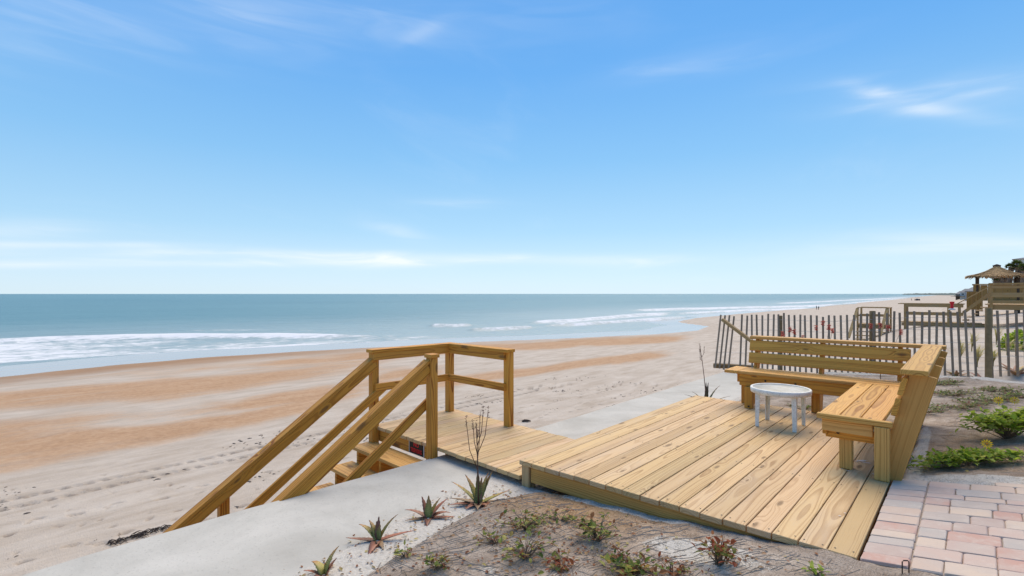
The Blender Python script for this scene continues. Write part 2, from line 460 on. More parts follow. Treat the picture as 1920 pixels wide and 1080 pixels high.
# ------------------------------------------------------------------ terrain: beach, sea, sandy lot
SHORE_PX = [(0, 707), (200, 686), (400, 669), (640, 655), (900, 641), (1100, 633), (1230, 627), (1310, 620), (1330, 612), (1270, 604), (1300, 597), (1380, 589), (1500, 579), (1600, 569), (1690, 559), (1745, 554.6)]
SZ = -3.80
_sp = np.array([unproj(x, y, SZ)[:2] for x, y in SHORE_PX]); _o = np.argsort(_sp[:, 1])
SHY, SHX = _sp[_o, 1], _sp[_o, 0]
SHY = np.concatenate([[-400, -30], SHY, [20000]]); SHX = np.concatenate([[-42, -42], SHX, [SHX[-1] - 300]])


def shore(Y): return np.interp(Y, SHY, SHX)


def wall_x(Y): return np.interp(Y, [-9, -3.4, -2.6, -1.7, -1.0, -.3, 0, 1.5, 7.4, 9], [-1.45, -1.31, -1.32, -1.31, -1.26, -1.215, -1.20, -1.13, -1.06, -1.04])


def T(X, Y):
    """beach and dune height"""
    X = np.asarray(X, float); Y = np.asarray(Y, float)
    S = shore(Y)
    fr = (X + 2) / (S + 2)                       # 0 at the wall, 1 at the water's edge
    z = np.where(fr > 1, SZ - .0105 * (S - X), -2.9 + (SZ + 2.9) * np.clip(fr, -.0, 1))
    z = np.maximum(z, -9)
    z = z + .05 * fbm(X * .18, Y * .08, 3, 3) * smooth(-48, -30, X)
    far = smooth(7.6, 12.5, Y)
    dune = -2.9 + 2.65 * smooth(-7, 2.2, X + .9 * fbm(X * .2, Y * .2, 2, 9)) + .75 * smooth(2.5, 9, X) + .9 * smooth(8, 30, X)
    dune = dune + .12 * fbm(X * .4, Y * .4, 3, 5) * smooth(-6, 0, X)
    return np.where(X > -7.5, z + (np.maximum(dune, z) - z) * far, z)


def G(X, Y):
    """sandy lot behind the sea wall"""
    X = np.asarray(X, float); Y = np.asarray(Y, float)
    xb = np.interp(Y, [-6, -2, -1.5, -.3, .6, 4, 8], [.1, -.08, -.15, -.42, -.5, .1, .1])
    z = -.24 + .014 * np.tanh((X - xb) / .06) + .006 * fbm(X * 6, Y * 6, 3, 2)
    lot = .088 * np.clip(X - .12, 0, 2.1)
    z = z + lot + .028 * smooth(0, .05, X - netx(Y))
    z = z + .035 * fbm(X * 2.2, Y * 2.2, 4, 11) * smooth(.2, .7, X) + .012 * fbm(X * 14, Y * 14, 3, 12) * smooth(.1, .3, X)
    z = z - .03 * smooth(.3, 0, np.abs(Y + .02)) * smooth(.2, .6, X) * smooth(2.6, 1.8, X)
    r = np.clip(X - 2.44, 0, 2.6)
    z = z + r * (.15 - .078 * 0) * smooth(9.5, 3, Y)
    z = z + .05 * fbm(X * 1.6, Y * 1.6, 3, 21) * smooth(2.55, 3.0, X) * smooth(1.6, 2.0, Y)
    under = smooth(-.12, .12, X) * smooth(2.52, 2.40, X) * smooth(.03, .14, Y) * smooth(3.74, 3.6, Y)
    z = z - under * np.maximum(z + .26, 0)
    pav = smooth(2.40, 2.47, X) * smooth(-.02, .05, Y) * smooth(1.62, 1.5, Y - .22 * (X - 2.44))
    z = z + pav * (-.035 + .15 * r - z)
    front = smooth(2.3, 2.6, X) * smooth(.0, -.25, Y)
    z = z - front * .012
    back = smooth(8.4, 9.8, Y)
    return z + (T(X, Y) - .02 - z) * back


def netx(Y): return np.interp(Y, [-6, -1.66, -.91, -.39, -.05, .1], [.5, .28, .13, .07, .24, .6]) + .02 * fbm(np.asarray(Y) * 9, np.asarray(Y) * 0, 2, 4)


def grid_mesh(name, X, Y, Z, mat, attrs):
    r, c = X.shape
    me = bpy.data.meshes.new(name)
    co = np.stack([X, Y, Z], -1).reshape(-1, 3).astype('f')
    i = np.arange((r - 1) * (c - 1)); a = (i // (c - 1)) * c + i % (c - 1)
    q = np.stack([a, a + 1, a + c + 1, a + c], -1)
    me.vertices.add(r * c); me.vertices.foreach_set('co', co.ravel())
    me.loops.add(q.size); me.loops.foreach_set('vertex_index', q.ravel().astype('i'))
    me.polygons.add(len(q)); me.polygons.foreach_set('loop_start', (np.arange(len(q)) * 4).astype('i'))
    me.polygons.foreach_set('loop_total', np.full(len(q), 4, 'i')); me.polygons.foreach_set('use_smooth', np.ones(len(q), bool))
    for k, v in attrs.items():
        at = me.attributes.new(k, 'FLOAT', 'POINT'); at.data.foreach_set('value', v.astype('f').ravel())
    me.materials.append(mat); me.update(calc_edges=True); me.validate()
    if me.polygons[0].normal.z < 0: me.flip_normals()
    return me


def polar(rad, n, half):
    th = np.radians(np.linspace(-half, half, n)); R, A = np.meshgrid(rad, th, indexing='ij')
    fx, fy = -SN, CS
    return CX + R * (np.cos(A) * fx + np.sin(A) * CS), CY + R * (np.cos(A) * fy + np.sin(A) * SN)


# beach
rad = np.concatenate([np.linspace(1.5, 5.5, 14), np.arange(6, 24, .06), np.geomspace(24, 9000, 230)])
BX, BY = polar(rad, 800, 80)
BZ = T(BX, BY)
near = (np.hypot(BX - CX, BY - CY) < 26) & (BX < -1.5)
ix = np.where(near.ravel())[0]; nx, ny = BX.ravel()[ix], BY.ravel()[ix]; dz = np.zeros(len(ix)); near_shade = np.zeros(len(ix))
rg = np.random.RandomState(4)
prints = []
for (x0, y0, x1, y1, n, spread) in ((-9.3, -3.5, -6.5, 9, 26, .35), (-7.6, -3, -9.4, 11, 26, .4), (-5.2, -3, -5.6, 9, 22, .3), (-11, -3, -8, 15, 26, .5), (-10.2, 3, -10, 19, 24, .5), (-6, 1, -9.5, 4, 12, .4)):
    ang = math.atan2(y1 - y0, x1 - x0)
    for i in range(n):
        u = (i + .3 * rg.rand()) / n; sd_ = .11 if i % 2 else -.11
        px_ = x0 + (x1 - x0) * u - math.sin(ang) * sd_ + rg.randn() * spread * .3; py_ = y0 + (y1 - y0) * u + math.cos(ang) * sd_ + rg.randn() * spread * .2
        prints.append((px_, py_, ang + rg.randn() * .2, .13, .05, .05))
for i in range(320):
    prints.append((-4 - 10 * rg.rand(), -4 + 24 * rg.rand(), rg.rand() * 6.3, .03 + .09 * rg.rand(), .025 + .03 * rg.rand(), .02 + .02 * rg.rand()))
for (x, y, a, la, lb, d) in prints:
    sel = np.where((np.abs(nx - x) < .45) & (np.abs(ny - y) < .45))[0]
    ux, uy = nx[sel] - x, ny[sel] - y
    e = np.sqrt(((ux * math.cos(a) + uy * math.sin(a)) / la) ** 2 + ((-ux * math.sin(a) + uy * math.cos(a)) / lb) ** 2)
    near_shade[sel] = np.maximum(near_shade[sel], smooth(1.2, .7, e) * rg.uniform(.25, .9))  # painted shade follows the shape of each print
    dz[sel] += -d * smooth(1.15, .6, e) + d * .22 * np.exp(-((e - 1.45) / .35) ** 2)
for tx in (-12.95, -12.25):                                     # one vehicle's wheel tracks
    xc = tx + .012 * (ny - 2) ** 1 * .25 + .05 * np.sin(ny * .35)
    dd = np.abs(nx - xc)
    near_shade = np.maximum(near_shade, .75 * smooth(.15, .08, dd) * (.5 + .5 * np.sign(np.sin(ny * 17 + dd * 14))) * (.6 + .4 * np.sin(ny * .7) ** 2))
    dz += -.055 * smooth(.16, .07, dd) * (.65 + .35 * np.sign(np.sin(ny * 24 + dd * 20))) + .014 * np.exp(-((dd - .2) / .06) ** 2)
dz += .012 * fbm(nx * 2.5, ny * 2.5, 4, 8)
dent_shade = np.zeros(BX.size); dent_shade[ix] = near_shade; dent_shade = dent_shade.reshape(BX.shape)
zz = BZ.ravel(); zz[ix] += dz; BZ = zz.reshape(BZ.shape)
S = shore(BY)
wet = smooth(.9, -.9, BX - S - .4 * fbm(BY * .15, BY * 0, 3, 6)) * 1.0
o_lo = np.interp(BY, [-30, -2.5, 6, 10, 16, 33, 60, 400], [-15.2, -15.3, -16.6, -17.5, -15.6, -13.5, -13, -14])
mid = .5 * (o_lo + S)
orange = smooth(.9, -.9, BX - o_lo - .7 * fbm(BX * .25, BY * .12, 3, 35)) * smooth(-1.2, .8, BX - S) * np.interp(BY, [-30, 20, 60, 130, 300], [.80, .75, .62, .34, .12])
orange *= .78 + .45 * np.clip(fbm(BX * .11, BY * .05, 4, 31) * 2 + .2, -.9, .7)
damp = smooth(8, 1.5, BX - S + 1.5 * fbm(BX * .3, BY * .06, 3, 33)) * smooth(-1.5, 0, BX - S) * np.interp(BY, [-30, 15, 32, 60], [1.1, 1.0, .4, .15])
grey = np.exp(-(((BX + 25.5) / 4.2) ** 2 + ((BY + 2) / 8) ** 2)) * .62 + .45 * np.exp(-(((BX + 31) / 2.2) ** 2 + ((BY - 14) / 16) ** 2))
# coquina streaks and pale drifts where the photograph shows them on the sand
rb = (BX - CX) * CS + (BY - CY) * SN; db = np.maximum(-(BX - CX) * SN + (BY - CY) * CS, .5)
QX, QY = 960 + F * rb / db, HOR + F * (CH - BZ) / db


def streak(pts, th):
    xs_, ys_ = zip(*pts); yc = np.interp(QX, xs_, ys_) + .5 * th * fbm(QX * .011, QX * 0, 3, 90)
    return np.exp(-((QY - yc) / th) ** 2) * smooth(xs_[0], xs_[0] + 110, QX) * smooth(xs_[-1], xs_[-1] - 110, QX)


right_o = np.maximum(1.25 * streak([(560, 676), (820, 657), (1060, 646), (1330, 631)], 7), 1.2 * streak([(760, 728), (900, 708), (1040, 690), (1180, 671), (1300, 662)], 8))
right_o = np.maximum(right_o, .8 * streak([(620, 720), (760, 700), (900, 685)], 9))
blend = smooth(560, 860, QX)
orange = orange * (1 - blend) + right_o * blend * smooth(700, 300, BY)
for pts, th, k in (([(-300, 815), (0, 778), (150, 771), (330, 757), (560, 722), (760, 700)], 13, .8), ([(120, 806), (260, 792), (420, 772), (640, 738)], 9, .7), ([(300, 708), (480, 697), (680, 682)], 6, .55), ([(-200, 745), (0, 732), (190, 716), (330, 705)], 5, .4)):
    orange = orange - .72 * k * streak(pts, th)
for pts, th, k in (([(200, 735), (330, 727), (460, 719)], 6, .5), ([(380, 768), (520, 750), (700, 733)], 8, .5), ([(-300, 885), (0, 843), (220, 815), (480, 780), (640, 762)], 22, .35), ([(440, 688), (560, 678), (660, 676)], 4, .5)):
    orange = orange + k * streak(pts, th)
b_ob = add('beach', grid_mesh('beach', BX, BY, BZ, M_beach, {'orange': orange, 'wet': wet, 'grey': grey, 'damp': damp, 'dent_shade': dent_shade}))
tag(b_ob, 'wide sandy beach with orange streaks, footprints and tyre tracks', 'beach', kind='structure')

# sea
SEA = -3.875
rad = np.concatenate([np.geomspace(38, 900, 420), np.geomspace(905, 60000, 70)])
X_, Y_ = polar(rad, 700, 85)
r_ = (X_ - CX) * CS + (Y_ - CY) * SN; d_ = -(X_ - CX) * SN + (Y_ - CY) * CS; d_ = np.maximum(d_, .1)
PX, PY = 960 + F * r_ / d_, HOR + F * (CH - SEA) / d_        # where each water point lies, to read the surf lines off the photo
# surf lines as they run along the shore: points of the crest, thickness (px), strength
SURF = [([(-900, 690), (-200, 650), (0, 642), (120, 637), (330, 632), (520, 631), (700, 633), (880, 631)], 3.2, 5, .86),
        ([(-900, 730), (-200, 672), (0, 659), (200, 649), (420, 641), (640, 638), (800, 634)], 8, 10, .5),
        ([(-900, 760), (-200, 694), (0, 679), (200, 666), (380, 656), (520, 649), (700, 642)], 2.5, 3.5, .55),
        ([(300, 622), (420, 617), (560, 619), (640, 622)], 2.2, 4, .5),
        ([(800, 612), (850, 612.5), (892, 610)], 1.4, 2.8, .74), ([(870, 619.5), (940, 618), (1010, 615)], 1.0, 2.2, .68), ([(640, 606), (760, 604), (860, 606)], .6, .9, .22),
        ([(965, 607), (1060, 603), (1120, 598), (1190, 592), (1290, 585)], 1.5, 4.6, .76), ([(1130, 585.5), (1190, 582.5), (1260, 580), (1400, 577.5), (1520, 574), (1640, 568.5)], 1.1, 2.8, .78),
        ([(1000, 612), (1100, 609), (1200, 602), (1320, 594)], .8, 1.8, .75), ([(1050, 607), (1180, 599), (1300, 590)], .6, 1.4, .6), ([(1240, 590), (1380, 584), (1480, 580.5), (1560, 576)], .9, 1.8, .8),
        ([(1420, 571), (1540, 566), (1660, 560), (1740, 555)], .7, 1.3, .8), ([(1560, 572), (1640, 565), (1720, 557.5)], .6, 1.2, .75),
        ([(1180, 622), (1260, 618), (1300, 611)], .8, 1.4, .5), ([(900, 632), (1050, 629), (1180, 624)], .6, 1.2, .35)]
foam = np.zeros_like(X_); ridge = np.zeros_like(X_)
for pts, up, dn, k in SURF:
    xs_, ys_ = zip(*pts); yc = np.interp(PX, xs_, ys_) + 1.2 * fbm(PX * .012, PX * 0, 3, 40) * min(1, up)
    tp_ = .2 * (xs_[-1] - xs_[0]); endf = smooth(xs_[0] - 6, xs_[0] + tp_, PX) * smooth(xs_[-1] + 6, xs_[-1] - tp_, PX)
    dy = PY - yc
    pr = np.where(dy < 0, np.exp(-(dy / (up * .6)) ** 2), np.exp(-(dy / dn) ** 2)) * endf * k
    foam = np.maximum(foam, pr)
    if k > .6 and up < 5: ridge = np.maximum(ridge, np.exp(-((dy + .2 * up) / (up * .9)) ** 2) * endf)
b_up = np.interp(PX, [-900, -200, 0, 200, 420, 640, 880, 960], [676, 648, 639, 632, 631, 630, 630.5, 631]) + 1.5 * fbm(PX * .02, PX * 0, 3, 44)
b_dn = np.interp(PX, [-900, -200, 0, 200, 400, 640, 880, 960], [770, 697, 681, 667.5, 655.5, 645, 635, 631]) + 2.2 * fbm(PX * .012, PX * 0, 3, 45)
band = smooth(-1.0, 1.5, PY - b_up) * smooth(.8, -.8, PY - b_dn)
foam = np.maximum(foam, band * (.56 + .4 * fbm(X_ * .12, Y_ * .05, 3, 46)))
Ss = shore(Y_)
shal = smooth(-120, 0, X_ - Ss) ** 1.6 * .95
lace = np.exp(-((X_ - Ss + 3.2 + 1.6 * fbm(Y_ * .1, Y_ * 0, 3, 3)) / .9) ** 2) * .42 * smooth(10, 35, Y_)
foam = np.maximum(foam, lace)
ZS = SEA + .42 * ridge + .05 * fbm(X_ * .15, Y_ * .05, 3, 50) * smooth(-2, -25, X_ - Ss)
# swell lines far out
ZS = ZS + .10 * np.sin((X_ + 6 * fbm(X_ * .01, Y_ * .006, 2, 60)) * .33) * smooth(-20, -60, X_ - Ss) * smooth(900, 300, np.hypot(X_, Y_)) * (.4 + fbm(X_ * .008, Y_ * .01, 2, 70))
s_ob = add('sea', grid_mesh('sea', X_, Y_, ZS, M_sea, {'foam': foam, 'shallow': shal}))
tag(s_ob, 'calm blue-green sea with white surf lines', 'sea', kind='structure')

# sandy lot
gx = np.concatenate([np.arange(-.75, 5.2, .028), np.arange(5.25, 14, .25)]); gy = np.concatenate([np.arange(-6, -2.6, .12), np.arange(-2.6, 10, .032)])
GX, GY = np.meshgrid(gx, gy, indexing='xy')
GZ = G(GX, GY)
sandm = smooth(.03, -.03, GX - netx(GY)) * smooth(.15, -.1, GY)
sandm = np.maximum(sandm, smooth(.0, .1, GY) * smooth(.5, .0, GX))
sandm = np.maximum(sandm, .78 * np.exp(-(((GX - 1.75) / .5) ** 2 + ((GY + .38) / .26) ** 2)))
sandm = np.maximum(sandm, .85 * np.exp(-((GX - 1.05) / .75) ** 2) * smooth(.10, .01, np.abs(GY + .01)))
sandm = np.maximum(sandm, .58 * np.exp(-(((GX - .86) / .16) ** 2 + ((GY + 1.25) / .10) ** 2)))
sandm = np.maximum(sandm, .9 * smooth(.16, .02, np.abs(GX - 2.52)) * smooth(1.4, 1.6, GY) * smooth(4.4, 3.0, GY))
sandm = np.maximum(sandm, .8 * smooth(.17, .05, np.abs(GY - 1.66 - .22 * (GX - 2.44))) * smooth(2.4, 2.6, GX))
sandm = np.maximum(sandm, .9 * smooth(7.6, 8.6, GY)); sandm = np.maximum(sandm, .55 * np.exp(-(((GX - 3.5) / .3) ** 2 + ((GY - 2.1) / .2) ** 2)))
tanm = np.exp(-((GX - .75) / .75) ** 2) * smooth(-.75, -.25, GY) * smooth(.3, 0, GY) * .95
tanm = np.maximum(tanm, .8 * np.exp(-(((GX - 2.95) / .4) ** 2 + ((GY - 2.6) / .5) ** 2)))
g_ob = add('sandy_lot', grid_mesh('sandy_lot', GX, GY, GZ, M_ground, {'sand': sandm, 'tan': tanm}))
tag(g_ob, 'grey sandy soil under erosion netting beside the deck', 'ground', kind='structure')


def gz(x, y): return float(G(np.array([x]), np.array([y]))[0])


def on_ground(px, py, fn=None):
    """world point where a photo pixel meets the ground"""
    fn = fn or gz; z = -.1
    for i in range(30):
        p = unproj(px, py, z); z = .5 * z + .5 * fn(p.x, p.y)
    p.z = z; return p


def tz(x, y): return float(T(np.array([x]), np.array([y]))[0])


# ------------------------------------------------------------------ sea wall
wy_ = np.concatenate([np.arange(-9, 8.3, .25), [8.25]])
V, Fc = [], []
for y in wy_:
    x0 = float(wall_x(y)); j = .006 * math.sin(y * 3.1) + .004 * math.sin(y * 7.7)
    V += [(x0 + j, y, -3.4), (x0 + j, y, -.262), (x0 + j + .02, y, -.242), (x0 + .55, y, -.24 + .003 * math.sin(y * 2)), (x0 + 1.35, y, -.243), (x0 + 1.35, y, -3.4)]
for i in range(len(wy_) - 1):
    for k in range(5): Fc.append((i * 6 + k, i * 6 + k + 1, (i + 1) * 6 + k + 1, (i + 1) * 6 + k))
Fc += [tuple(range(6)), tuple(range(len(V) - 6, len(V)))[::-1]]
tag(add('sea_wall', mesh('sea_wall', V, [f[::-1] for f in Fc], M_conc)), 'long pale grey concrete sea wall cap beside the deck and stairs', 'sea wall')

# ------------------------------------------------------------------ big deck
W6 = .1435
deck = thing('wooden_deck', 'large low pine deck with the corner bench and round table on it', 'deck', (1.22, 1.87, -.24))
DL = 3.76
for i in range(17):
    x = (i + .5) * W6; a = RNG.uniform(-.008, .008); zt = RNG.uniform(-.0015, .0015)
    board('plank', deck, (x, a, -.019 + zt), (x, DL + RNG.uniform(-.01, .02), -.019 + zt), .1365, .038, M_deck)
board('rim_joist', deck, (.10, .055, -.112), (2.42, .055, -.112), .14, .038, M_bench, (0, 1, 0))
board('rim_joist', deck, (.06, .10, -.112), (.06, 3.70, -.112), .14, .038, M_rail, (1, 0, 0))
board('rim_joist', deck, (2.40, .08, -.112), (2.40, 3.70, -.112), .14, .038, M_rail, (1, 0, 0))
board('rim_joist', deck, (.08, 3.69, -.112), (2.38, 3.69, -.112), .14, .038, M_rail, (0, 1, 0))
post('post', deck, .052, .066, -.30, -.041, M_deck)
post('post', deck, .052, 3.64, -.34, -.041, M_rail)
# screw heads, two a board along three joists
V = []; Fc = []
for i in range(17):
    for yy in (.055, 1.2, 2.4, 3.69):
        for dx in (-.045, .045):
            c = Vector(((i + .5) * W6 + dx + RNG.uniform(-.006, .006), yy + RNG.uniform(-.012, .012), .0022))
            k = len(V); V += [c + Vector((math.cos(q) * .0055, math.sin(q) * .0055, 0)) for q in (0, 1.05, 2.1, 3.14, 4.2, 5.2)]; Fc.append(tuple(range(k, k + 6)))
tag(add('screw_heads', mesh('screw_heads', V, Fc, M_screw), deck), kind='stuff')

# ------------------------------------------------------------------ landing, stairs and railing
LA = -math.radians(2.4)
LZ = -.14
LM = Matrix.Rotation(LA, 4, 'Z')


def L(x, y, z): return LM @ Vector((x, y, z))


st = thing('beach_stairway', 'pine stair landing with railings and steps going down to the beach', 'stairs', M=Matrix.Translation(L(-1.2, .6, LZ)))


def lboard(name, a, b, W, T_, mat, n=(0, 0, 1)): return board(name, st, L(*a), L(*b), W, T_, mat, LM.to_3x3() @ Vector(n))


def lpost(x, y, z0, z1, mat=M_rail): p = L(x, y, 0); return post('post', st, p.x, p.y, z0, z1, mat, .089, LA)


for i in range(17):
    x = -2.44 + (i + .5) * W6
    lboard('plank', (x, RNG.uniform(-.006, .006) , LZ - .019), (x, 1.225 + RNG.uniform(-.008, .01), LZ - .019), .1385, .038, M_deck)
lboard('joist', (-2.40, .045, LZ - .108), (-1.26, .045, LZ - .108), .138, .038, M_rail, (0, 1, 0))
lboard('joist', (-1.16, .16, LZ - .06), (-.02, .16, LZ - .06), .04, .089, M_old, (0, 1, 0))
lboard('joist', (-1.16, .62, LZ - .06), (-.02, .62, LZ - .06), .04, .089, M_old, (0, 1, 0))
lboard('joist', (-2.41, .08, LZ - .108), (-2.41, 1.2, LZ - .108), .138, .038, M_rail, (1, 0, 0))
lboard('joist', (-2.38, 1.19, LZ - .108), (-1.2, 1.19, LZ - .108), .138, .038, M_rail, (0, 1, 0))
RT = LZ + .92
A_, B_, C_, D_ = (-2.365, -.025), (-2.345, 1.10), (-1.235, 1.11), (-1.205, -.035)
lpost(*A_, -3.1, RT - .04); lpost(*B_, -3.1, RT - .04); lpost(*C_, -3.1, RT - .04); lpost(*D_, LZ - .30, RT)
inn = .0445 + .019
# level guard rails on the landing side of the posts
lboard('top_rail', (A_[0] + inn, A_[1] - .045, RT - .085), (B_[0] + inn, B_[1] - .06, RT - .085), .089, .038, M_rail, (1, 0, 0))
lboard('top_rail', (B_[0] + .045, B_[1] - inn, RT - .085), (C_[0] + .0, C_[1] - inn, RT - .085), .089, .038, M_rail, (0, 1, 0))
lboard('mid_rail', (A_[0] + inn, A_[1] - .02, RT - .45), (B_[0] + inn, B_[1] - .06, RT - .45), .089, .038, M_rail, (1, 0, 0))
lboard('mid_rail', (B_[0] + .045, B_[1] - inn, RT - .45), (C_[0] + .0, C_[1] - inn, RT - .45), .089, .038, M_rail, (0, 1, 0))
lboard('cap_rail', (A_[0] + .02, A_[1] - .075, RT - .0205), (B_[0] + .02, B_[1] + .05, RT - .0205), .14, .038, M_rail)
lboard('cap_rail', (B_[0] + .093, B_[1] - .02, RT - .0205), (C_[0] + .06, C_[1] - .02, RT - .0205), .14, .038, M_rail)
lboard('post_cap', (D_[0] - .06, D_[1], RT + .019), (D_[0] + .06, D_[1], RT + .019), .11, .036, M_rail)
# flight of steps
RISE, RUN, NS = .178, .262, 15
dirs = Vector((0, -RUN, -RISE)).normalized()
for i in range(1, NS + 1):
    z = LZ - i * RISE; y0 = -.02 - (i - 1) * RUN
    for k in (0, 1): lboard('tread', (-2.40, y0 - .07 - .142 * k, z - .019), (-1.22 if i == 1 else -1.30, y0 - .07 - .142 * k, z - .019), .139, .038, M_bench)
for sxp in (-2.28, -1.80, -1.32):
    pts = []
    for i in range(1, NS + 1):
        z = LZ - i * RISE - .0385; y0 = -.02 - (i - 1) * RUN
        pts += [(y0, z), (y0 - RUN, z)]
    top = [(.02, LZ - RISE - .04)] + pts
    bot = [(pts[-1][0], pts[-1][1] - .22), (.02, LZ - RISE - .34)]
    poly = top + bot; V = []
    for s in (-.019, .019): V += [L(sxp + s, y, z) for y, z in poly]
    n = len(poly); Fc = [(i, (i + 1) % n, n + (i + 1) % n, n + i) for i in range(n)]
    # caps as quads per step
    nb = len(top)
    me_v = V
    low = lambda i: Vector((0, 0, 0))
    cv = []; cf = []
    for s in (-.019, .019):
        base = len(cv)
        for (y, z) in top:
            t_ = (y - .02) / (pts[-1][0] - .02); zl = (LZ - RISE - .34) * (1 - t_) + (pts[-1][1] - .22) * t_
            cv += [L(sxp + s, y, z), L(sxp + s, y, min(zl, z - .01))]
        for i in range(nb - 1): cf.append((base + 2 * i, base + 2 * i + 2, base + 2 * i + 3, base + 2 * i + 1))
    o = len(V); V = V + cv; Fc = Fc + [tuple(q + o for q in f) for f in cf]
    add('stringer', mesh('stringer', V, Fc, M_rail), st)
rl = 15 * math.hypot(RUN, RISE)


def stair_rail(name, x, y0, z0, W, T_, n, length=4.4, mat=M_rail):
    a = Vector((x, y0, z0)); b = a + dirs * length
    return lboard(name, a, b, W, T_, mat, n)


upn = Vector((0, -RISE, RUN)).normalized(); upn = Vector((0, -dirs.z * -1, 0)) if False else Vector((0, dirs.z, -dirs.y))
xo = A_[0] + .005
stair_rail('hand_rail', xo + .034, -.03, RT - .176, .089, .036, (1, 0, 0))
stair_rail('hand_rail_cap', xo, -.02, RT - .092, .108, .036, upn)
stair_rail('stair_mid_rail', A_[0] + inn, .08, RT - .455, .089, .036, (1, 0, 0))
xi = D_[0] - .022
stair_rail('hand_rail', xi + .03, -.075, RT - .109, .089, .036, (1, 0, 0))
stair_rail('hand_rail_cap', xi - .0, -.075, RT - .032, .098, .036, upn)
stair_rail('stair_mid_rail', D_[0] - inn - .02, .0, RT - .455, .089, .036, (1, 0, 0))
for k in (6, 12):
    yy = -.05 - k * RUN; zt = RT - .13 - (k * RUN) * RISE / RUN
    lpost(xo - .065, yy, -3.1, zt - .12); lpost(xi + .065, yy, zt - 1.35, zt - .10)

# red and black notice on the landing's joist
M_black = plain('sign_black', (.012, .012, .014), .5, .1); M_red = plain('sign_red', (.62, .02, .025), .5, .08); M_white = plain('sign_white', (.72, .72, .70), .5, .05)
sg = thing('warning_sign', 'small red and black warning sign fixed below the landing edge', 'sign', M=Matrix.Translation(L(-1.56, .012, LZ - .108)))
lb = lambda n, a, b, W, T_, m: board(n, sg, L(*a), L(*b), W, T_, m, LM.to_3x3() @ Vector((0, 1, 0)), .0005)
lb('border', (-1.70, .022, LZ - .105), (-1.42, .022, LZ - .105), .132, .003, M_white)
lb('panel', (-1.69, .0195, LZ - .105), (-1.43, .0195, LZ - .105), .122, .003, M_black)
for txt, size, zc, xs in (('NO', .062, LZ - .084, 1.0), ('TRESPASSING', .062, LZ - .148, .55)):
    cu = bpy.data.curves.new('t', 'FONT'); cu.body = txt; cu.size = size; cu.align_x = 'CENTER'; cu.extrude = .0006; cu.offset = .0016
    ob = bpy.data.objects.new('t', cu); me = bpy.data.meshes.new_from_object(ob); me.materials.clear(); me.materials.append(M_red); bpy.data.objects.remove(ob)
    Mx = LM @ Matrix.Translation((-1.56, .0168, zc)) @ Matrix.Rotation(math.pi / 2, 4, 'X') @ Matrix.Diagonal((xs, 1, 1, 1))
    add('lettering', me, sg, Mx)

# ------------------------------------------------------------------ corner bench
bn = thing('corner_bench', 'L-shaped golden pine bench with slatted back in the deck corner', 'bench', (2.2, 3.4, 0))
SH = .455
bb = lambda n, a, b, W, T_, nn=(0, 0, 1), m=M_bench: board(n, bn, a, b, W, T_, m, nn, .004)
LEAN = math.tan(math.radians(13.5))
# right run of the seat: three boards along Y with a front trim
for k in range(3): bb('seat_board', (2.035 + .1435 * k, 1.535, SH - .019), (2.035 + .1435 * k, 3.415 + .0 * k, SH - .019), .1385, .038)
bb('seat_trim', (1.955, 1.505, SH - .019), (2.455, 1.505, SH - .019), .05, .042)
# far run: boards along X
for k in range(3): bb('seat_board', (.70, 3.49 + .1435 * k, SH - .019), (2.46 if k else 2.455, 3.49 + .1435 * k, SH - .019), .1385, .038)
bb('seat_trim', (.612, 3.42, SH - .019), (.612, 3.86, SH - .019), .165, .038)
# aprons
bb('apron', (.71, 3.455, SH - .11), (2.0, 3.455, SH - .11), .14, .038, (0, 1, 0), M_rail)
bb('apron', (2.0, 1.56, SH - .11), (2.0, 3.43, SH - .11), .14, .038, (1, 0, 0), M_rail)
bb('apron', (1.985, 1.54, SH - .092), (2.33, 1.54, SH - .092), .1, .038, (0, 1, 0))
bb('apron', (2.0, 1.60, SH - .16), (2.36, 1.60, SH - .16), .09, .038, (0, 1, 0), M_rail)
bb('apron', (.675, 3.52, SH - .10), (.675, 3.83, SH - .10), .11, .038, (1, 0, 0), M_rail)
# legs
post('leg', bn, 2.135, 1.655, 0.001, SH - .115, M_bench, .089); post('leg', bn, 2.39, 1.525, 0.001, SH - .043, M_bench, .095)
post('leg', bn, .83, 3.43, 0.001, SH - .185, M_rail, .089); post('leg', bn, .70, 3.72, 0.001, SH - .04, M_rail, .089); post('leg', bn, 1.51, 3.72, 0.001, SH - .04, M_rail, .089)
post('leg', bn, 2.135, 3.35, 0.001, SH - .115, M_rail, .089)
# leaning back supports, slats and cap: right run
def lean_x(z): return 2.535 + (z - SH) * LEAN
for yy in (1.535, 2.35, 3.1, 3.78):
    bb('back_support', (lean_x(.0) - .005, yy + .045, 0.0), (lean_x(.83) + .012, yy + .045, .83), .16, .038, (0, 1, 0), M_cedar)
nx_ = Vector((1, 0, -LEAN)).normalized()
for z in (.575, .735): bb('back_slat', (lean_x(z) - .088, 1.50, z), (lean_x(z) - .088, 3.87, z), .138, .036, nx_, M_slatw)
bb('back_cap', (lean_x(.85) - .045, 1.47, .851), (lean_x(.85) - .045, 3.86, .851), .165, .038)
# far run
def lean_y(z): return 3.93 + (z - SH) * LEAN
for xx in (.78, 1.53, 2.3):
    bb('back_support', (xx, lean_y(-.12) - .02, -.12), (xx, lean_y(.83) - .02, .83), .135, .038, (1, 0, 0), M_rail)
ny_ = Vector((0, 1, -LEAN)).normalized()
for z in (.585, .745): bb('back_slat', (.70, lean_y(z) - .105, z), (2.40, lean_y(z) - .105, z), .138, .036, ny_, M_slatw)
bb('back_cap', (.70, lean_y(.85) - .06, .8505), (2.70, lean_y(.85) - .06, .8505), .165, .038)
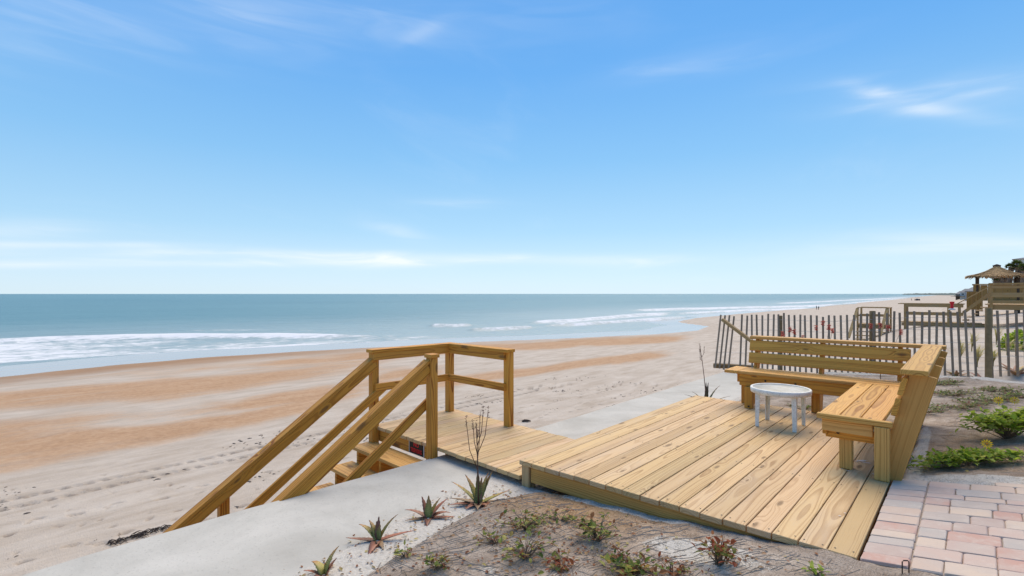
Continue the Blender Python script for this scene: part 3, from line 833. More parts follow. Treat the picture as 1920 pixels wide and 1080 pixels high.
# dark countersunk bolts
for c, nn in (((1.02, 3.433, .36), 'y'), ((1.35, 3.433, .36), 'y'), ((2.09, 1.577, .30), 'y'), ((.84, 3.383, .03), 'y')):
    v, f = tube([Vector(c), Vector(c) + Vector((0, -.006, 0))], .012, 8); add('bolt', mesh('bolt', v, f, M_bolt), bn)

# ------------------------------------------------------------------ round plastic table
M_plastic, t, b = material('white_plastic', .5, .4)
p = t.new('ShaderNodeTexCoord').outputs['Object']; f = t.noise(p, 9, 6, .7); f2 = t.noise(p, 70, 4, .7)
c = t.mix(t.math('MULTIPLY', t.step(f, .45, .7), .55), (.80, .785, .72), (.52, .51, .45)); c = t.mix(t.math('MULTIPLY', t.step(f2, .54, .66), .6), c, (.24, .25, .21))
t.put(b.inputs['Base Color'], c)
M_plastic2, t, b = material('mildewed_plastic', .5, .4)
p = t.new('ShaderNodeTexCoord').outputs['Object']; f = t.noise(p, 6, 6, .7); f2 = t.noise(p, 60, 4, .7)
c = t.mix(t.step(f, .3, .7), (.38, .37, .30), (.56, .56, .52)); c = t.mix(t.math('MULTIPLY', t.step(f2, .6, .7), .5), c, (.2, .2, .17))
t.put(b.inputs['Base Color'], c)
tb = thing('round_table', 'small round white plastic table, mildewed, in front of the bench', 'table', (1.36, 2.76, 0))
TC = Vector((1.36, 2.76, 0)); TH = .405; TR = .298


def lathe(prof, n=40):
    V = [(r * math.cos(2 * math.pi * k / n), r * math.sin(2 * math.pi * k / n), z) for r, z in prof for k in range(n)]; m = len(prof)
    Fc = [(i * n + k, i * n + (k + 1) % n, (i + 1) * n + (k + 1) % n, (i + 1) * n + k) for i in range(m - 1) for k in range(n)]
    return V, Fc


v, f = lathe([(0.001, TH - .004), (TR - .03, TH - .004), (TR - .025, TH + .004)]); add('tabletop', mesh('tabletop', v, f, M_plastic2, True), tb, Matrix.Translation(TC))
v, f = lathe([(TR - .025, TH + .003), (TR - .02, TH + .008), (TR - .006, TH + .008), (TR, TH + .002), (TR - .003, TH - .045), (TR - .009, TH - .047), (TR - .014, TH - .02)])
add('rim', mesh('rim', v, f, M_plastic, True), tb, Matrix.Translation(TC))
for sx_ in (-1, 1):
    for sy_ in (-1, 1):
        lx, ly = TC.x + sx_ * .2, TC.y + sy_ * .2
        # tapering angle-section leg: two plates at a corner
        V = []
        for z, wd in ((.001, .024), (TH - .006, .032)):
            ox, oy = lx, ly
            prof = [(0, 0), (-wd * sx_ * 1.5, 0), (-wd * sx_ * 1.5, -.008 * sy_), (-.008 * sx_, -.008 * sy_), (-.008 * sx_, -wd * sy_ * 1.5), (0, -wd * sy_ * 1.5)]
            V += [(ox + a, oy + b_, z) for a, b_ in prof]
        Fc = [(i, (i + 1) % 6, 6 + (i + 1) % 6, 6 + i) for i in range(6)] + [(0, 1, 2, 3), (0, 3, 4, 5), (6, 9, 8, 7), (6, 11, 10, 9)]
        if sx_ * sy_ < 0: Fc = [q[::-1] for q in Fc]
        add('leg', mesh('leg', V, Fc, M_plastic), tb)

# white sand left on the planks under the bench
def splat(cx, cy, rx, ry, seed, ang=0):
    n = 18; r = random.Random(seed); V = [(0, 0, .0)]
    for k in range(n):
        a = 2 * math.pi * k / n; q = .5 + .7 * r.random(); x, y = rx * q * math.cos(a), ry * q * math.sin(a)
        V.append((x * math.cos(ang) - y * math.sin(ang), x * math.sin(ang) + y * math.cos(ang), 0))
    return [(cx + x, cy + y, .0032) for x, y, z in V], [(0, 1 + k, 1 + (k + 1) % n) for k in range(n)]


M_wsand = plain('white_sand', (.66, .63, .58), .95, .2, 90)
parts = [splat(2.20, 1.95, .05, .016, 3, .7), splat(2.235, 1.915, .04, .012, 4, .2), splat(2.17, 1.90, .02, .008, 5), splat(2.16, 1.575, .012, .007, 6), splat(2.11, 1.60, .009, .006, 7), splat(2.33, 1.62, .02, .008, 8), splat(2.36, 1.70, .012, .008, 9), splat(2.27, .55, .01, .005, 10), splat(2.285, .62, .008, .004, 11)]
v, f = join(parts); tag(add('spilt_sand', mesh('spilt_sand', v, f, M_wsand)), 'white sand spilt on the planks under the bench', 'sand', kind='stuff')

# ------------------------------------------------------------------ paved patio
def paver_mat():
    m, t, b = material('concrete_paver', .9, .15)
    p = t.new('ShaderNodeTexCoord').outputs['Object']; r = t.new('ShaderNodeObjectInfo').outputs['Random']
    base = t.ramp(r, [(0, (.58, .47, .41)), (.14, (.49, .395, .37)), (.28, (.62, .52, .45)), (.42, (.53, .42, .39)), (.55, (.47, .44, .43)), (.63, (.60, .49, .44)), (.76, (.53, .35, .31)), (.83, (.48, .43, .41)), (.91, (.57, .45, .41))], 'CONSTANT')
    base = t.mix(1, base, (.98, .93, .84), 'MULTIPLY')
    n1 = t.noise(t.vmath('ADD', p, t.comb(t.math('MULTIPLY', r, 40.0), 0.0, 0.0)), 5, 4, .6); n2 = t.noise(p, 130, 4, .65)
    c = t.mix(t.math('MULTIPLY', t.step(n1, .38, .68), .75), base, (.52, .43, .365))
    c = t.mix(t.math('MULTIPLY', t.step(n2, .55, .75), .35), c, (.27, .22, .19)); c = t.mix(t.math('MULTIPLY', t.step(t.noise(t.vmath('ADD', p, t.comb(t.math('MULTIPLY', r, 90.0), 0.0, 0.0)), 14, 5, .7), .48, .75), .5), c, (.60, .53, .45))
    t.put(b.inputs['Base Color'], c); t.put(b.inputs['Normal'], t.bump(n2, .35, .004))
    return m


M_pav = paver_mat()
pat = tag(add('paved_patio', mesh('bedding', [(2.452, -.0, -.012), (4.6, -.0, .310), (4.6, 2.05, .310), (2.452, 1.50, -.012)], [(0, 1, 2, 3)], plain('bedding_sand', (.40, .34, .29), .95))), 'small patio of pink and grey concrete pavers beside the deck', 'patio')
pr_ = random.Random(11)


_pv = {}


def paver_mesh(w_, d_):
    """tumbled block: worn corners and a rounded top edge"""
    key = (round(w_, 3), round(d_, 3), pr_.randrange(3))
    if key not in _pv:
        r = random.Random(repr(key)); V = []
        for ins, z in ((0, -.05), (0, .016), (.0025, .0215), (.006, .0235)):
            c = .008 + ins * .4; a, b_ = w_ / 2 - ins, d_ / 2 - ins
            for x, y in ((a, -b_ + c), (a, b_ - c), (a - c, b_), (-a + c, b_), (-a, b_ - c), (-a, -b_ + c), (-a + c, -b_), (a - c, -b_)):
                V.append((x + r.uniform(-.0022, .0022), y + r.uniform(-.0022, .0022), z + r.uniform(-.0008, .0008)))
        Fc = [(k * 8 + i_, k * 8 + (i_ + 1) % 8, k * 8 + 8 + (i_ + 1) % 8, k * 8 + 8 + i_) for k in range(3) for i_ in range(8)] + [tuple(range(24, 32))]
        _pv[key] = mesh('paver', V, Fc, M_pav)
    return _pv[key]


def paver(x0, y0, x1, y1):
    g = .0008; w_, d_ = x1 - x0 - 2 * g, y1 - y0 - 2 * g
    cx_, cy_ = (x0 + x1) / 2, (y0 + y1) / 2
    M = Matrix.Translation((cx_, cy_, .15 * (cx_ - 2.44) - .024 + pr_.uniform(-.0022, .0022))) @ Matrix.Rotation(-math.atan(.15) + pr_.uniform(-.006, .006), 4, 'Y') @ Matrix.Rotation(pr_.uniform(-.012, .012), 4, 'Z') @ Matrix.Rotation(pr_.uniform(-.006, .006), 4, 'X')
    add('paver', paver_mesh(w_, d_), pat, M)


y = .004
while y < 1.47:                                              # soldier course along the deck edge
    d = pr_.choice((.152, .152, .152, .11)); paver(2.452, y, 2.452 + .212, y + d); y += d
y = .002; row = 0
while y < 1.95:
    d = pr_.choice((.152, .152, .152, .1)); x = 2.668
    while x < 4.35:
        l = pr_.choice((.13, .152, .152, .2, .228))
        if y < 1.50 + .26 * (x - 2.45) : paver(x, y, x + l, y + d)
        x += l
    y += d

# wire staples in the netting
def staple(px, py, h, wd, label):
    p = on_ground(px, py); r = Vector((CS, SN, 0)) * wd / 2; u = Vector((0, 0, h))
    v, f = tube([p - r - Vector((0, 0, .05)), p - r + u * .9, p - r * .6 + u, p + r * .6 + u, p + r + u * .9, p + r - Vector((0, 0, .05))], .0032, 6)
    tag(add('wire_staple', mesh('wire_staple', v, f, M_dark, True)), label, 'staple', 'wire staples')


staple(1698, 1074, .062, .034, 'rusty wire staple standing up by the front of the pavers')
staple(1590, 1046, .03, .012, 'tiny wire staple at the front corner of the deck')

# ------------------------------------------------------------------ sand fence
fx0, fx1 = at_depth(1342, 11.35), at_depth(1850, 8.95); fx2 = at_depth(1940, 9.05)
FP = [(fx0.x, fx0.y, -.24), (fx1.x, fx1.y, -.05), (fx2.x, fx2.y, -.03)]


def fence_at(px):
    """point of the fence line seen in photo column px"""
    r = (px - 960) / F; dx, dy = CS * r - SN, SN * r + CS
    for a, b_ in ((FP[0], FP[1]), (FP[1], FP[2])):
        ex, ey = b_[0] - a[0], b_[1] - a[1]; det = dx * -ey + dy * ex
        t_ = ((a[0] - CX) * -ey + (a[1] - CY) * ex) / det; s_ = (dx * (a[1] - CY) - dy * (a[0] - CX)) / det
        if s_ <= 1.0001 or a is FP[1]: return Vector((a[0] + ex * s_, a[1] + ey * s_, a[2] + (b_[2] - a[2]) * s_))


fe = thing('sand_fence', 'grey slat and wire sand fence running behind the bench', 'fence', fence_at(1600))
sl = [1300 + v / 4.908 for v in (222, 262, 302, 345, 437, 486, 540, 588, 635, 685, 735, 785, 838, 885, 935, 983, 1032, 1085, 1138, 1195, 1250)]
sl += [1560 + v / 3.858 for v in (22, 68, 113, 158, 205, 252, 298, 345, 394, 445, 494, 545, 598, 650, 704, 755, 813, 868, 921, 976, 1033, 1152, 1210, 1275, 1340)] + [1922, 1937]
slat_me = [box_mesh(h_, .037, .010, M_slat, .002) for h_ in (1.17, 1.20, 1.22)]
SL_TOP = []
fdir = (Vector(FP[1]) - Vector(FP[0])).normalized()
for i, px in enumerate(sl):
    p = fence_at(px); me = RNG.choice(slat_me); h_ = 1.2
    sag = -.05 * smooth(1440, 1560, px) * smooth(1700, 1560, px)
    lean = .10 if px < 1372 else (.035 if px < 1402 else RNG.uniform(-.02, .02))
    if px > 1770: lean = -.03 + RNG.uniform(-.012, .012)
    ax = Vector((fdir.x * lean, fdir.y * lean, 1)).normalized(); y_ = fdir - ax * fdir.dot(ax); y_.normalize(); z_ = ax.cross(y_)
    c = p + ax * (h_ / 2 + float(sag) + RNG.uniform(-.015, .015)) - fdir * lean * .5
    M = Matrix(((ax.x, y_.x, z_.x), (ax.y, y_.y, z_.y), (ax.z, y_.z, z_.z))).to_4x4() @ Matrix.Rotation(RNG.uniform(-.3, .3), 4, 'X'); M.translation = c
    add('slat', me, fe, M); SL_TOP.append(p)
for px, h_, r_p in ((1466, 1.16, .05), (1641, 1.22, .055), (1846, 1.24, .05)):
    p = fence_at(px) + Vector((.05, -.06, 0)) * (1 if px > 1800 else -1)
    v, f = tube([p + Vector((0, 0, z)) for z in (-.5, 0, .6, h_ - .01, h_)], [r_p, r_p, r_p * .97, r_p * .95, r_p * .8], 12)
    add('post', mesh('post', v, f, M_oldpost, True), fe)
for k, zf in enumerate((.12, .36, .62, .86, 1.08)):
    pts = []
    for j, px in enumerate(sl):
        p = fence_at(px); s_ = -.05 * float(smooth(1440, 1560, px) * smooth(1700, 1560, px))
        pts.append(p + Vector((0, 0, zf + s_)) + Vector((-fdir.y, fdir.x, 0)) * (.008 if j % 2 else -.008) - fdir * ((.10 if px < 1372 else 0) * (.5 - zf)))
    v, f = tube(pts, .0028, 4); add('wire', mesh('wire', v, f, M_wire), fe)
# timbers at the fence's seaward end
a = fence_at(1362) + Vector((-.05, -.10, 1.10)); b_ = at_depth(1412, 10.6, .42)
tag(board('leaning_timber', None, a, b_, .075, .06, M_old), 'weathered timber leaning against the end of the sand fence', 'timber')
a = unproj(1334, 686, -.20); b_ = fence_at(1378) + Vector((.02, .12, .05)); a = Vector((FP[0][0] - .08, FP[0][1] + .09, -.19))
v, f = tube([a, (a + b_) / 2, b_ + Vector((.4, .05, 0))], .055, 10); tag(add('round_timber', mesh('round_timber', v, f, M_oldpost, True)), 'round weathered timber lying at the foot of the sand fence end', 'timber')
# red and white float on a slat
p = fence_at(1560 + 868 / 3.858) + Vector((0, 0, 1.21)); fl = thing('fence_float', 'small red and white float stuck on top of a fence slat', 'float', p)
v, f = lathe([(.001, 0), (.05, .002), (.05, .022), (.02, .03)], 12); add('base', mesh('base', v, f, M_white, True), fl, Matrix.Translation(p))
v, f = lathe([(.02, .03), (.028, .06), (.02, .09), (.032, .13), (.04, .15), (.001, .155)], 12); add('body', mesh('body', v, f, M_red, True), fl, Matrix.Translation(p))

# ------------------------------------------------------------------ plants
RIGHT = Vector((CS, SN, 0)); AWAY = Vector((-SN, CS, 0))


def leaf_mat(name, base, tip, spot, spotk=.6):
    m, t, b = material(name, .45, .4)
    p = t.new('ShaderNodeTexCoord').outputs['Object']; tt = t.attr('along'); oi = t.new('ShaderNodeObjectInfo').outputs['Random']
    n = t.noise(p, 30, 4, .6)
    c = t.mix(t.step(t.math('ADD', tt, t.math('MULTIPLY', t.math('SUBTRACT', n, .5), .6)), .35, .95), base, tip)
    wv = t.math('SINE', t.math('ADD', t.math('MULTIPLY', tt, 95.0), t.math('MULTIPLY', t.noise(p, 45, 2, .5), 14.0)))
    c = t.mix(t.math('MULTIPLY', t.step(wv, .35, .9), spotk), c, spot)
    k = t.math('ADD', t.math('MULTIPLY', oi, .5), .75); c = t.mix(1, c, t.comb(k, k, k), 'MULTIPLY')
    t.put(b.inputs['Base Color'], c); t.put(b.inputs['Normal'], t.bump(n, .2, .003))
    return m


M_ag = leaf_mat('aloe_green', (.23, .21, .05), (.31, .13, .055), (.46, .39, .12), .55)
M_ar = leaf_mat('aloe_red', (.32, .13, .075), (.30, .11, .07), (.42, .22, .13), .35)
M_ad = leaf_mat('aloe_dry', (.33, .20, .10), (.16, .09, .05), (.46, .33, .18), .4)
M_adark = leaf_mat('aloe_dark', (.07, .085, .035), (.10, .05, .03), (.17, .16, .06), .3)
M_stalk = plain('dry_stalk', (.12, .06, .04), .8, .3, 40)
M_flower = plain('coral_flower', (.62, .12, .08), .6, .2, 40)
M_agtan = leaf_mat('aloe_tan', (.36, .20, .10), (.25, .11, .06), (.42, .25, .13), .3)
AM = {'g': M_ag, 'r': M_ar, 'd': M_ad, 'k': M_adark, 't': M_agtan}


def aloe_leaf(az, ln, wd, e0, e1, twist=0, n=12):
    """az in degrees round the plant as seen from the camera: 0 right, 90 away"""
    d = RIGHT * math.cos(math.radians(az)) + AWAY * math.sin(math.radians(az)); s = Vector((-d.y, d.x, 0)); up = Vector((0, 0, 1))
    p = d * .012; V = []; al = []
    for i in range(n + 1):
        t_ = i / n; e = math.radians(e0 + (e1 - e0) * t_ ** 1.3); tg = d * math.cos(e) + up * math.sin(e); nm = up * math.cos(e) - d * math.sin(e)
        wv = wd * .5 * (min(1, .72 + 1.2 * t_) * (1 - t_ ** 1.8) + .02)
        th = max(.0015, wd * .13 * (1 - t_))
        sd2 = s + d * 0
        side = (s * math.cos(twist * t_) + nm * math.sin(twist * t_))
        jag = .0016 * (1 if i % 2 else -1)
        V += [p + side * (wv + jag) + nm * wv * .45, p - nm * .0, p - side * (wv + jag) + nm * wv * .45, p - nm * (th + .25 * th)]
        al += [t_] * 4
        p = p + tg * (ln / n)
    Fc = []
    for i in range(n):
        for k in range(4): Fc.append((i * 4 + k, i * 4 + (k + 1) % 4, i * 4 + 4 + (k + 1) % 4, i * 4 + 4 + k))
    Fc += [(0, 3, 2, 1), (n * 4, n * 4 + 1, n * 4 + 2, n * 4 + 3)]
    return V, Fc, al


def aloe(base, label, leaves, scale=1.0, group=None, wide=1.25):
    o = thing('aloe_plant', label, 'aloe', base, group)
    for (az, ln, wd, e0, e1, kd) in leaves:
        V, Fc, al = aloe_leaf(az, ln * scale, wd * scale * wide, e0, e1)
        add('leaf', mesh('leaf', V, Fc, AM[kd], True, {'along': al}), o, Matrix.Translation(base))
    return o


# four aloes on the sand strip, front to back
p = on_ground(607, 1079); aloe(p, 'small aloe nearest the camera, rusty, cut by the bottom edge of the picture', [(40, .17, .045, 75, 40, 'g'), (150, .12, .05, 60, -20, 'g'), (20, .11, .04, 60, 50, 'r'), (250, .10, .04, 30, -20, 'r'), (300, .12, .035, 20, -10, 'd'), (190, .11, .03, 30, 10, 'r')])
p = on_ground(708, 1014)
aloe(p, 'red-brown aloe with long spreading leaves, second from the camera', [(160, .17, .05, 50, 5, 'g'), (135, .15, .042, 62, 20, 'g'), (95, .15, .038, 75, 75, 'r'), (70, .10, .045, 78, 88, 'g'), (30, .20, .034, 62, 30, 'g'), (8, .24, .034, 16, 8, 'r'), (183, .20, .036, 5, 12, 'r'), (268, .19, .052, 5, -12, 'r'), (300, .13, .04, 5, -8, 'd'), (110, .12, .04, 60, 60, 'g')])
p = on_ground(803, 972)
aloe(p, 'pinkish aloe with short pointed leaves, between its two larger neighbours', [(95, .16, .05, 78, 82, 'g'), (130, .16, .045, 60, 55, 'r'), (172, .18, .04, 32, -5, 'r'), (45, .16, .035, 60, 35, 'g'), (35, .19, .045, 42, 28, 'r'), (10, .16, .04, 30, -18, 'r'), (355, .19, .035, 6, 8, 'r'), (200, .16, .03, 5, 2, 'd'), (275, .12, .045, 8, -15, 'r'), (80, .12, .045, 70, 70, 'g')])
p = on_ground(897, 945)
al4 = aloe(p, 'largest green aloe with a dried branching stalk beside the landing', [(160, .27, .045, 42, 20, 'g'), (135, .25, .05, 62, 35, 'g'), (100, .26, .045, 80, 84, 'g'), (70, .20, .05, 75, 70, 'g'), (45, .27, .045, 62, 50, 'g'), (55, .25, .045, 66, 52, 'g'), (12, .26, .04, 22, 18, 'g'), (80, .13, .06, 80, 60, 'r'), (195, .22, .045, 8, 0, 'r'), (330, .20, .05, 8, -8, 'r'), (310, .15, .045, 12, -12, 'r'), (270, .11, .06, 15, -20, 'd'), (175, .22, .04, 14, 4, 'd'), (230, .13, .05, 12, -15, 'r'), (5, .20, .03, 10, 6, 'd')])


def stalk(parent, base, h, branches, r=.007, leanx=0, flower=None, tipr=1):
    top = base + Vector((0, 0, h)) + RIGHT * leanx
    pts = [base + Vector((0, 0, h * t_)) + RIGHT * leanx * t_ ** 1.6 for t_ in (0, .25, .5, .75, 1)]
    parts = [tube(pts, [r, r * .9, r * .8, r * .7, r * .5], 6)]
    tips = [top]
    for (hf, dx, dh, k) in branches:
        p0 = base + Vector((0, 0, h * hf)) + RIGHT * leanx * hf ** 1.6
        p1 = p0 + RIGHT * dx + AWAY * k + Vector((0, 0, dh)); m1 = p0 + RIGHT * dx * .7 + AWAY * k * .7 + Vector((0, 0, dh * .4))
        parts.append(tube([p0, m1, p1], [r * .6, r * .5, r * .4], 5)); tips.append(p1)
    rr = random.Random(int(h * 1000))
    fl = []
    for tp in tips:
        for i in range(16 if not flower else 46):
            hh = rr.uniform(-.07, .03) * tipr; a = rr.uniform(0, 6.28); q = tp + Vector((0, 0, hh)); ou = RIGHT * math.cos(a) + AWAY * math.sin(a)
            ln = rr.uniform(.008, .016) if not flower else rr.uniform(.014, .034)
            fl.append(tube([q, q + ou * ln + Vector((0, 0, ln * (.4 if not flower else -.25)))], [.0022, .001] if not flower else [.0025, .0035], 4))
    if not flower: parts += fl
    v, f = join(parts); add('flower_stalk', mesh('flower_stalk', v, f, M_stalk, True), parent)
    if flower:
        for k_ in range(len(tips)):
            v, f = join(fl[k_ * 46:(k_ + 1) * 46]); add('flower_head', mesh('flower_head', v, f, flower, True), parent)


# pixel helper: metres per pixel at that aloe
mpp = (p - Vector((CX, CY, CH))).dot(AWAY) / F
stalk(al4, p, 150 * mpp, [(.42, -22 * mpp, 95 * mpp, 0), (.62, 20 * mpp, 82 * mpp, .03), (.62, -8 * mpp, 62 * mpp, -.02), (.72, 12 * mpp, 70 * mpp, -.03), (.55, 4 * mpp, 80 * mpp, .04), (.8, 2 * mpp, 20 * mpp, 0)], .006, -4 * mpp)

# aloe beyond the deck's far corner
p = Vector((.05, 4.05, -.2))
o = aloe(p, 'dark aloe with a tall budding stalk at the far end of the deck', [(170, .34, .035, 45, 5, 'k'), (140, .28, .035, 60, 20, 'k'), (70, .36, .045, 75, 62, 'k'), (60, .38, .04, 70, 45, 'k'), (30, .42, .03, 58, 20, 'k'), (10, .40, .03, 30, 5, 'k')])
mp = (p - Vector((CX, CY, CH))).dot(AWAY) / F
stalk(o, p, 115 * mp, [(.80, -4 * mp, 15 * mp, 0), (.80, 5 * mp, 17 * mp, 0), (.86, -2 * mp, 12 * mp, 0), (.74, -4 * mp, 9 * mp, 0)], .006, -12 * mp)
# three flowering aloes behind the bench
for (px, top, d, tips_, lab) in ((1481, 616, 7.9, ((-13, 8), (8, 4), (24, 15)), 'coral-flowered aloe behind the far bench back, nearest the leaning timber'),
                                (1543, 604, 7.8, ((-13, 8), (11, 7), (18, 14)), 'coral-flowered aloe behind the middle of the far bench back'),
                                (1651, 608, 7.7, ((-18, 1), (14, 4), (38, 12)), 'coral-flowered aloe behind the bench corner beside a fence post')):
    q = at_depth(px, d); q.z = gz(q.x, q.y); mp = d / F; h = z_at(top, d) - q.z
    o = aloe(q, lab, [(a, RNG.uniform(.22, .36), .05, RNG.uniform(20, 70), RNG.uniform(-10, 40), RNG.choice('gkrt')) for a in range(0, 360, 36)], group='flowering aloes')
    stalk(o, q, h, [(.55, dx * mp, h * .45 - dy * mp, 0) for dx, dy in tips_], .006, 0, M_flower, .8)
# tan aloes in front of the right end of the fence
for (px, py, sc, lab, stk) in ((1793, 706, 1.0, 'tan dried aloe rosette at the fence foot, left of the round post', 0), (1842, 712, 1.05, 'flattened tan aloe at the foot of the round fence post', 0), (1905, 706, 1.45, 'large tan aloe with a thin bare stalk near the right end of the fence', 1)):
    q = on_ground(px, py)
    o = aloe(q, lab, [(a + RNG.uniform(-10, 10), RNG.uniform(.24, .34), .06, RNG.uniform(12, 60), RNG.uniform(-5, 35), RNG.choice('ttgr')) for a in range(0, 360, 40)], sc)
    if stk: stalk(o, q, .85, [(.9, -.02, .12, 0), (.85, .03, .1, 0)], .006, -.03)


def leaf_cloud(pts, dirs_, size, rng, width=.5):
    """folded leaf blades; returns verts, faces, per-vertex tint"""
    V, Fc, ti = [], [], []
    for p, d in zip(pts, dirs_):
        d = d.normalized(); s = d.cross(Vector((rng.uniform(-.4, .4), rng.uniform(-.4, .4), 1))).normalized(); n = s.cross(d)
        l = size * rng.uniform(.6, 1.25); w_ = l * width * rng.uniform(.8, 1.15); tn = rng.random(); k = len(V)
        V += [p, p + d * l * .35 + s * w_ * .5 + n * w_ * .16, p + d * l * .75 + s * w_ * .36 + n * w_ * .1, p + d * l - n * l * .1, p + d * l * .75 - s * w_ * .36 + n * w_ * .1, p + d * l * .35 - s * w_ * .5 + n * w_ * .16, p + d * l * .5]
        Fc += [(k, k + 1, k + 6), (k + 1, k + 2, k + 6), (k + 2, k + 3, k + 6), (k + 3, k + 4, k + 6), (k + 4, k + 5, k + 6), (k + 5, k, k + 6)]
        ti += [tn] * 7
    return V, Fc, ti


def foliage_mat(name, stops):
    m, t, b = material(name, .55, .3)
    c = t.ramp(t.attr('tint'), stops); p = t.new('ShaderNodeTexCoord').outputs['Object']
    c = t.mix(t.math('MULTIPLY', t.step(t.noise(p, 50, 3, .6), .5, .7), .3), c, (.05, .06, .015))
    t.put(b.inputs['Base Color'], c)
    tr = t.new('ShaderNodeBsdfTranslucent'); t.put(tr.inputs[0], c); mx = t.new('ShaderNodeMixShader'); mx.inputs[0].default_value = .5
    out = m.node_tree.nodes['Material Output']; t.l.new(b.outputs[0], mx.inputs[1]); t.l.new(tr.outputs[0], mx.inputs[2]); t.l.new(mx.outputs[0], out.inputs[0])
    return m


M_sunfl = foliage_mat('dune_sunflower_leaf', [(0, (.13, .22, .02)), (.4, (.29, .41, .04)), (.75, (.45, .53, .075)), (1, (.58, .60, .16))])
M_scrub = foliage_mat('scrub_leaf', [(0, (.07, .12, .02)), (.35, (.22, .28, .05)), (.62, (.46, .43, .12)), (.8, (.30, .14, .05)), (1, (.18, .05, .025))])
M_scrubr = foliage_mat('scrub_leaf_red', [(0, (.25, .045, .02)), (.4, (.33, .10, .035)), (.65, (.34, .22, .09)), (.85, (.22, .24, .045)), (1, (.13, .19, .03))])
M_cover = foliage_mat('ground_cover_leaf', [(0, (.09, .13, .035)), (.4, (.20, .26, .07)), (.7, (.32, .32, .14)), (.88, (.26, .13, .09)), (1, (.33, .17, .12))])
M_litter = foliage_mat('dead_leaf', [(0, (.26, .10, .05)), (.35, (.42, .19, .09)), (.6, (.52, .33, .16)), (.8, (.16, .10, .07)), (.9, (.58, .48, .16)), (1, (.65, .58, .45))])
M_twig = plain('twig', (.19, .135, .09), .9, .3, 50)
M_petal = plain('yellow_petal', (.92, .62, .02), .6, .1); M_eye = plain('flower_eye', (.50, .20, .015), .8, .1)


def shrub(name, base, label, cat, mat, h, spread, nst, nlf, size, seed, group=None, prostrate=0., wid=.55, elong=(1, 1), flowers=()):
    rng = random.Random(seed); o = thing(name, label, cat, base, group); parts = []; P, D = [], []
    for i in range(nst):
        a = rng.uniform(0, 6.28); r = spread * rng.uniform(.4, 1); e = Vector((math.cos(a) * r * elong[0], math.sin(a) * r * elong[1], h * rng.uniform(.5, 1) * (1 - prostrate * r / spread)))
        e = RIGHT * e.x + AWAY * e.y + Vector((0, 0, e.z))
        gzv = gz(base.x + e.x, base.y + e.y) if abs(base.y) < 9 else base.z
        e.z += (gzv - base.z) * .8
        m1 = Vector((e.x * .45, e.y * .45, e.z * .7)); bs = Vector((rng.uniform(-.02, .02), rng.uniform(-.02, .02), -.01))
        parts.append(tube([bs, m1, e], [.0035, .0026, .0012], 4, False))
        for j in range(max(1, nlf // nst)):
            t_ = rng.uniform(.3, 1) ** .8; q = bs.lerp(m1, t_ * 2) if t_ < .5 else m1.lerp(e, t_ * 2 - 1)
            dd = Vector((rng.uniform(-1, 1), rng.uniform(-1, 1), rng.uniform(-.25, .7)))
            P.append(q + dd.normalized() * size * .2); D.append(dd)
    v, f = join(parts); add('stems', mesh('stems', v, f, M_twig), o, Matrix.Translation(base))
    v, f, ti = leaf_cloud(P, D, size, rng, wid); tag(add('foliage', mesh('foliage', v, f, mat, False, {'tint': ti}), o, Matrix.Translation(base)), kind='stuff')
    for (dx, dy, dz_) in flowers:
        c = RIGHT * dx + AWAY * dy + Vector((0, 0, dz_)); nrm = (Vector((CX, CY, CH)) - (base + c)).normalized() * .9 + Vector((0, 0, .35)); q = nrm.to_track_quat('Z', 'Y').to_matrix()
        V, Fc = [], []
        for k in range(12):
            a = k * .5236; k0 = len(V); R_ = .040
            V += [q @ Vector((math.cos(a) * .008, math.sin(a) * .008, 0)), q @ Vector((math.cos(a + .17) * R_ * .7, math.sin(a + .17) * R_ * .7, .003)), q @ Vector((math.cos(a) * R_, math.sin(a) * R_, -.002)), q @ Vector((math.cos(a - .17) * R_ * .7, math.sin(a - .17) * R_ * .7, .003))]; Fc.append((k0, k0 + 1, k0 + 2, k0 + 3))
        fo = add('flower', mesh('flower', V, Fc, M_petal), o, Matrix.Translation(base + c))
        v, f = lathe([(.008, 0), (.007, .005), (.001, .007)], 10); add('flower_eye', mesh('flower_eye', [q @ Vector(x) for x in v], f, M_eye), fo, Matrix.Translation(base + c))
    return o


# green dune sunflowers on the right
q = on_ground(1888, 822); shrub('dune_sunflower', q, 'bushy green dune sunflower, the rear one of two beside the patio', 'sunflower', M_sunfl, .33, .33, 80, 1150, .056, 1, 'dune sunflowers', .35, .6, (1.25, .9), ((-.03, .05, .34), (.17, .1, .33), (.05, -.22, .2)))
q = on_ground(1815, 872); shrub('dune_sunflower', q, 'low spreading dune sunflower nearest the pavers, one open yellow flower', 'sunflower', M_sunfl, .16, .36, 70, 1000, .048, 2, 'dune sunflowers', .55, .6, (1.45, .55), ((.105, -.05, .185),))
for i, (px, py, lab) in enumerate(((1790, 742, 'mat of small green creeping leaves behind the bench end'), (1812, 765, 'creeping green patch between the bench and the tall sunflower'), (1868, 735, 'reddish green creeping patch in front of the round fence post'), (1852, 752, 'thin creeping patch left of the rear sunflower'), (1736, 775, 'small creeping tuft against the bench back'), (1825, 715, 'dry reddish ground cover between the two tan aloes'), (1895, 722, 'dense reddish ground cover below the stalked aloe'), (1915, 745, 'creeping patch at the right edge above the sunflower'), (1770, 722, 'dark creeping patch nearest the fence behind the bench'))):
    q = on_ground(px, py); shrub('creeping_plant', q, lab, 'ground cover', M_cover, .08 if i not in (5, 6) else .13, .31, 34, 330, .038, 30 + i, 'creeping ground cover', .4, .5, (1.4, .9))
q = Vector((.62, 3.95, gz(.62, 3.95))); shrub('creeping_plant', q, 'reddish dry leaves beside the far left bench leg', 'ground cover', M_scrubr, .09, .16, 14, 70, .035, 50, 'creeping ground cover', .3)
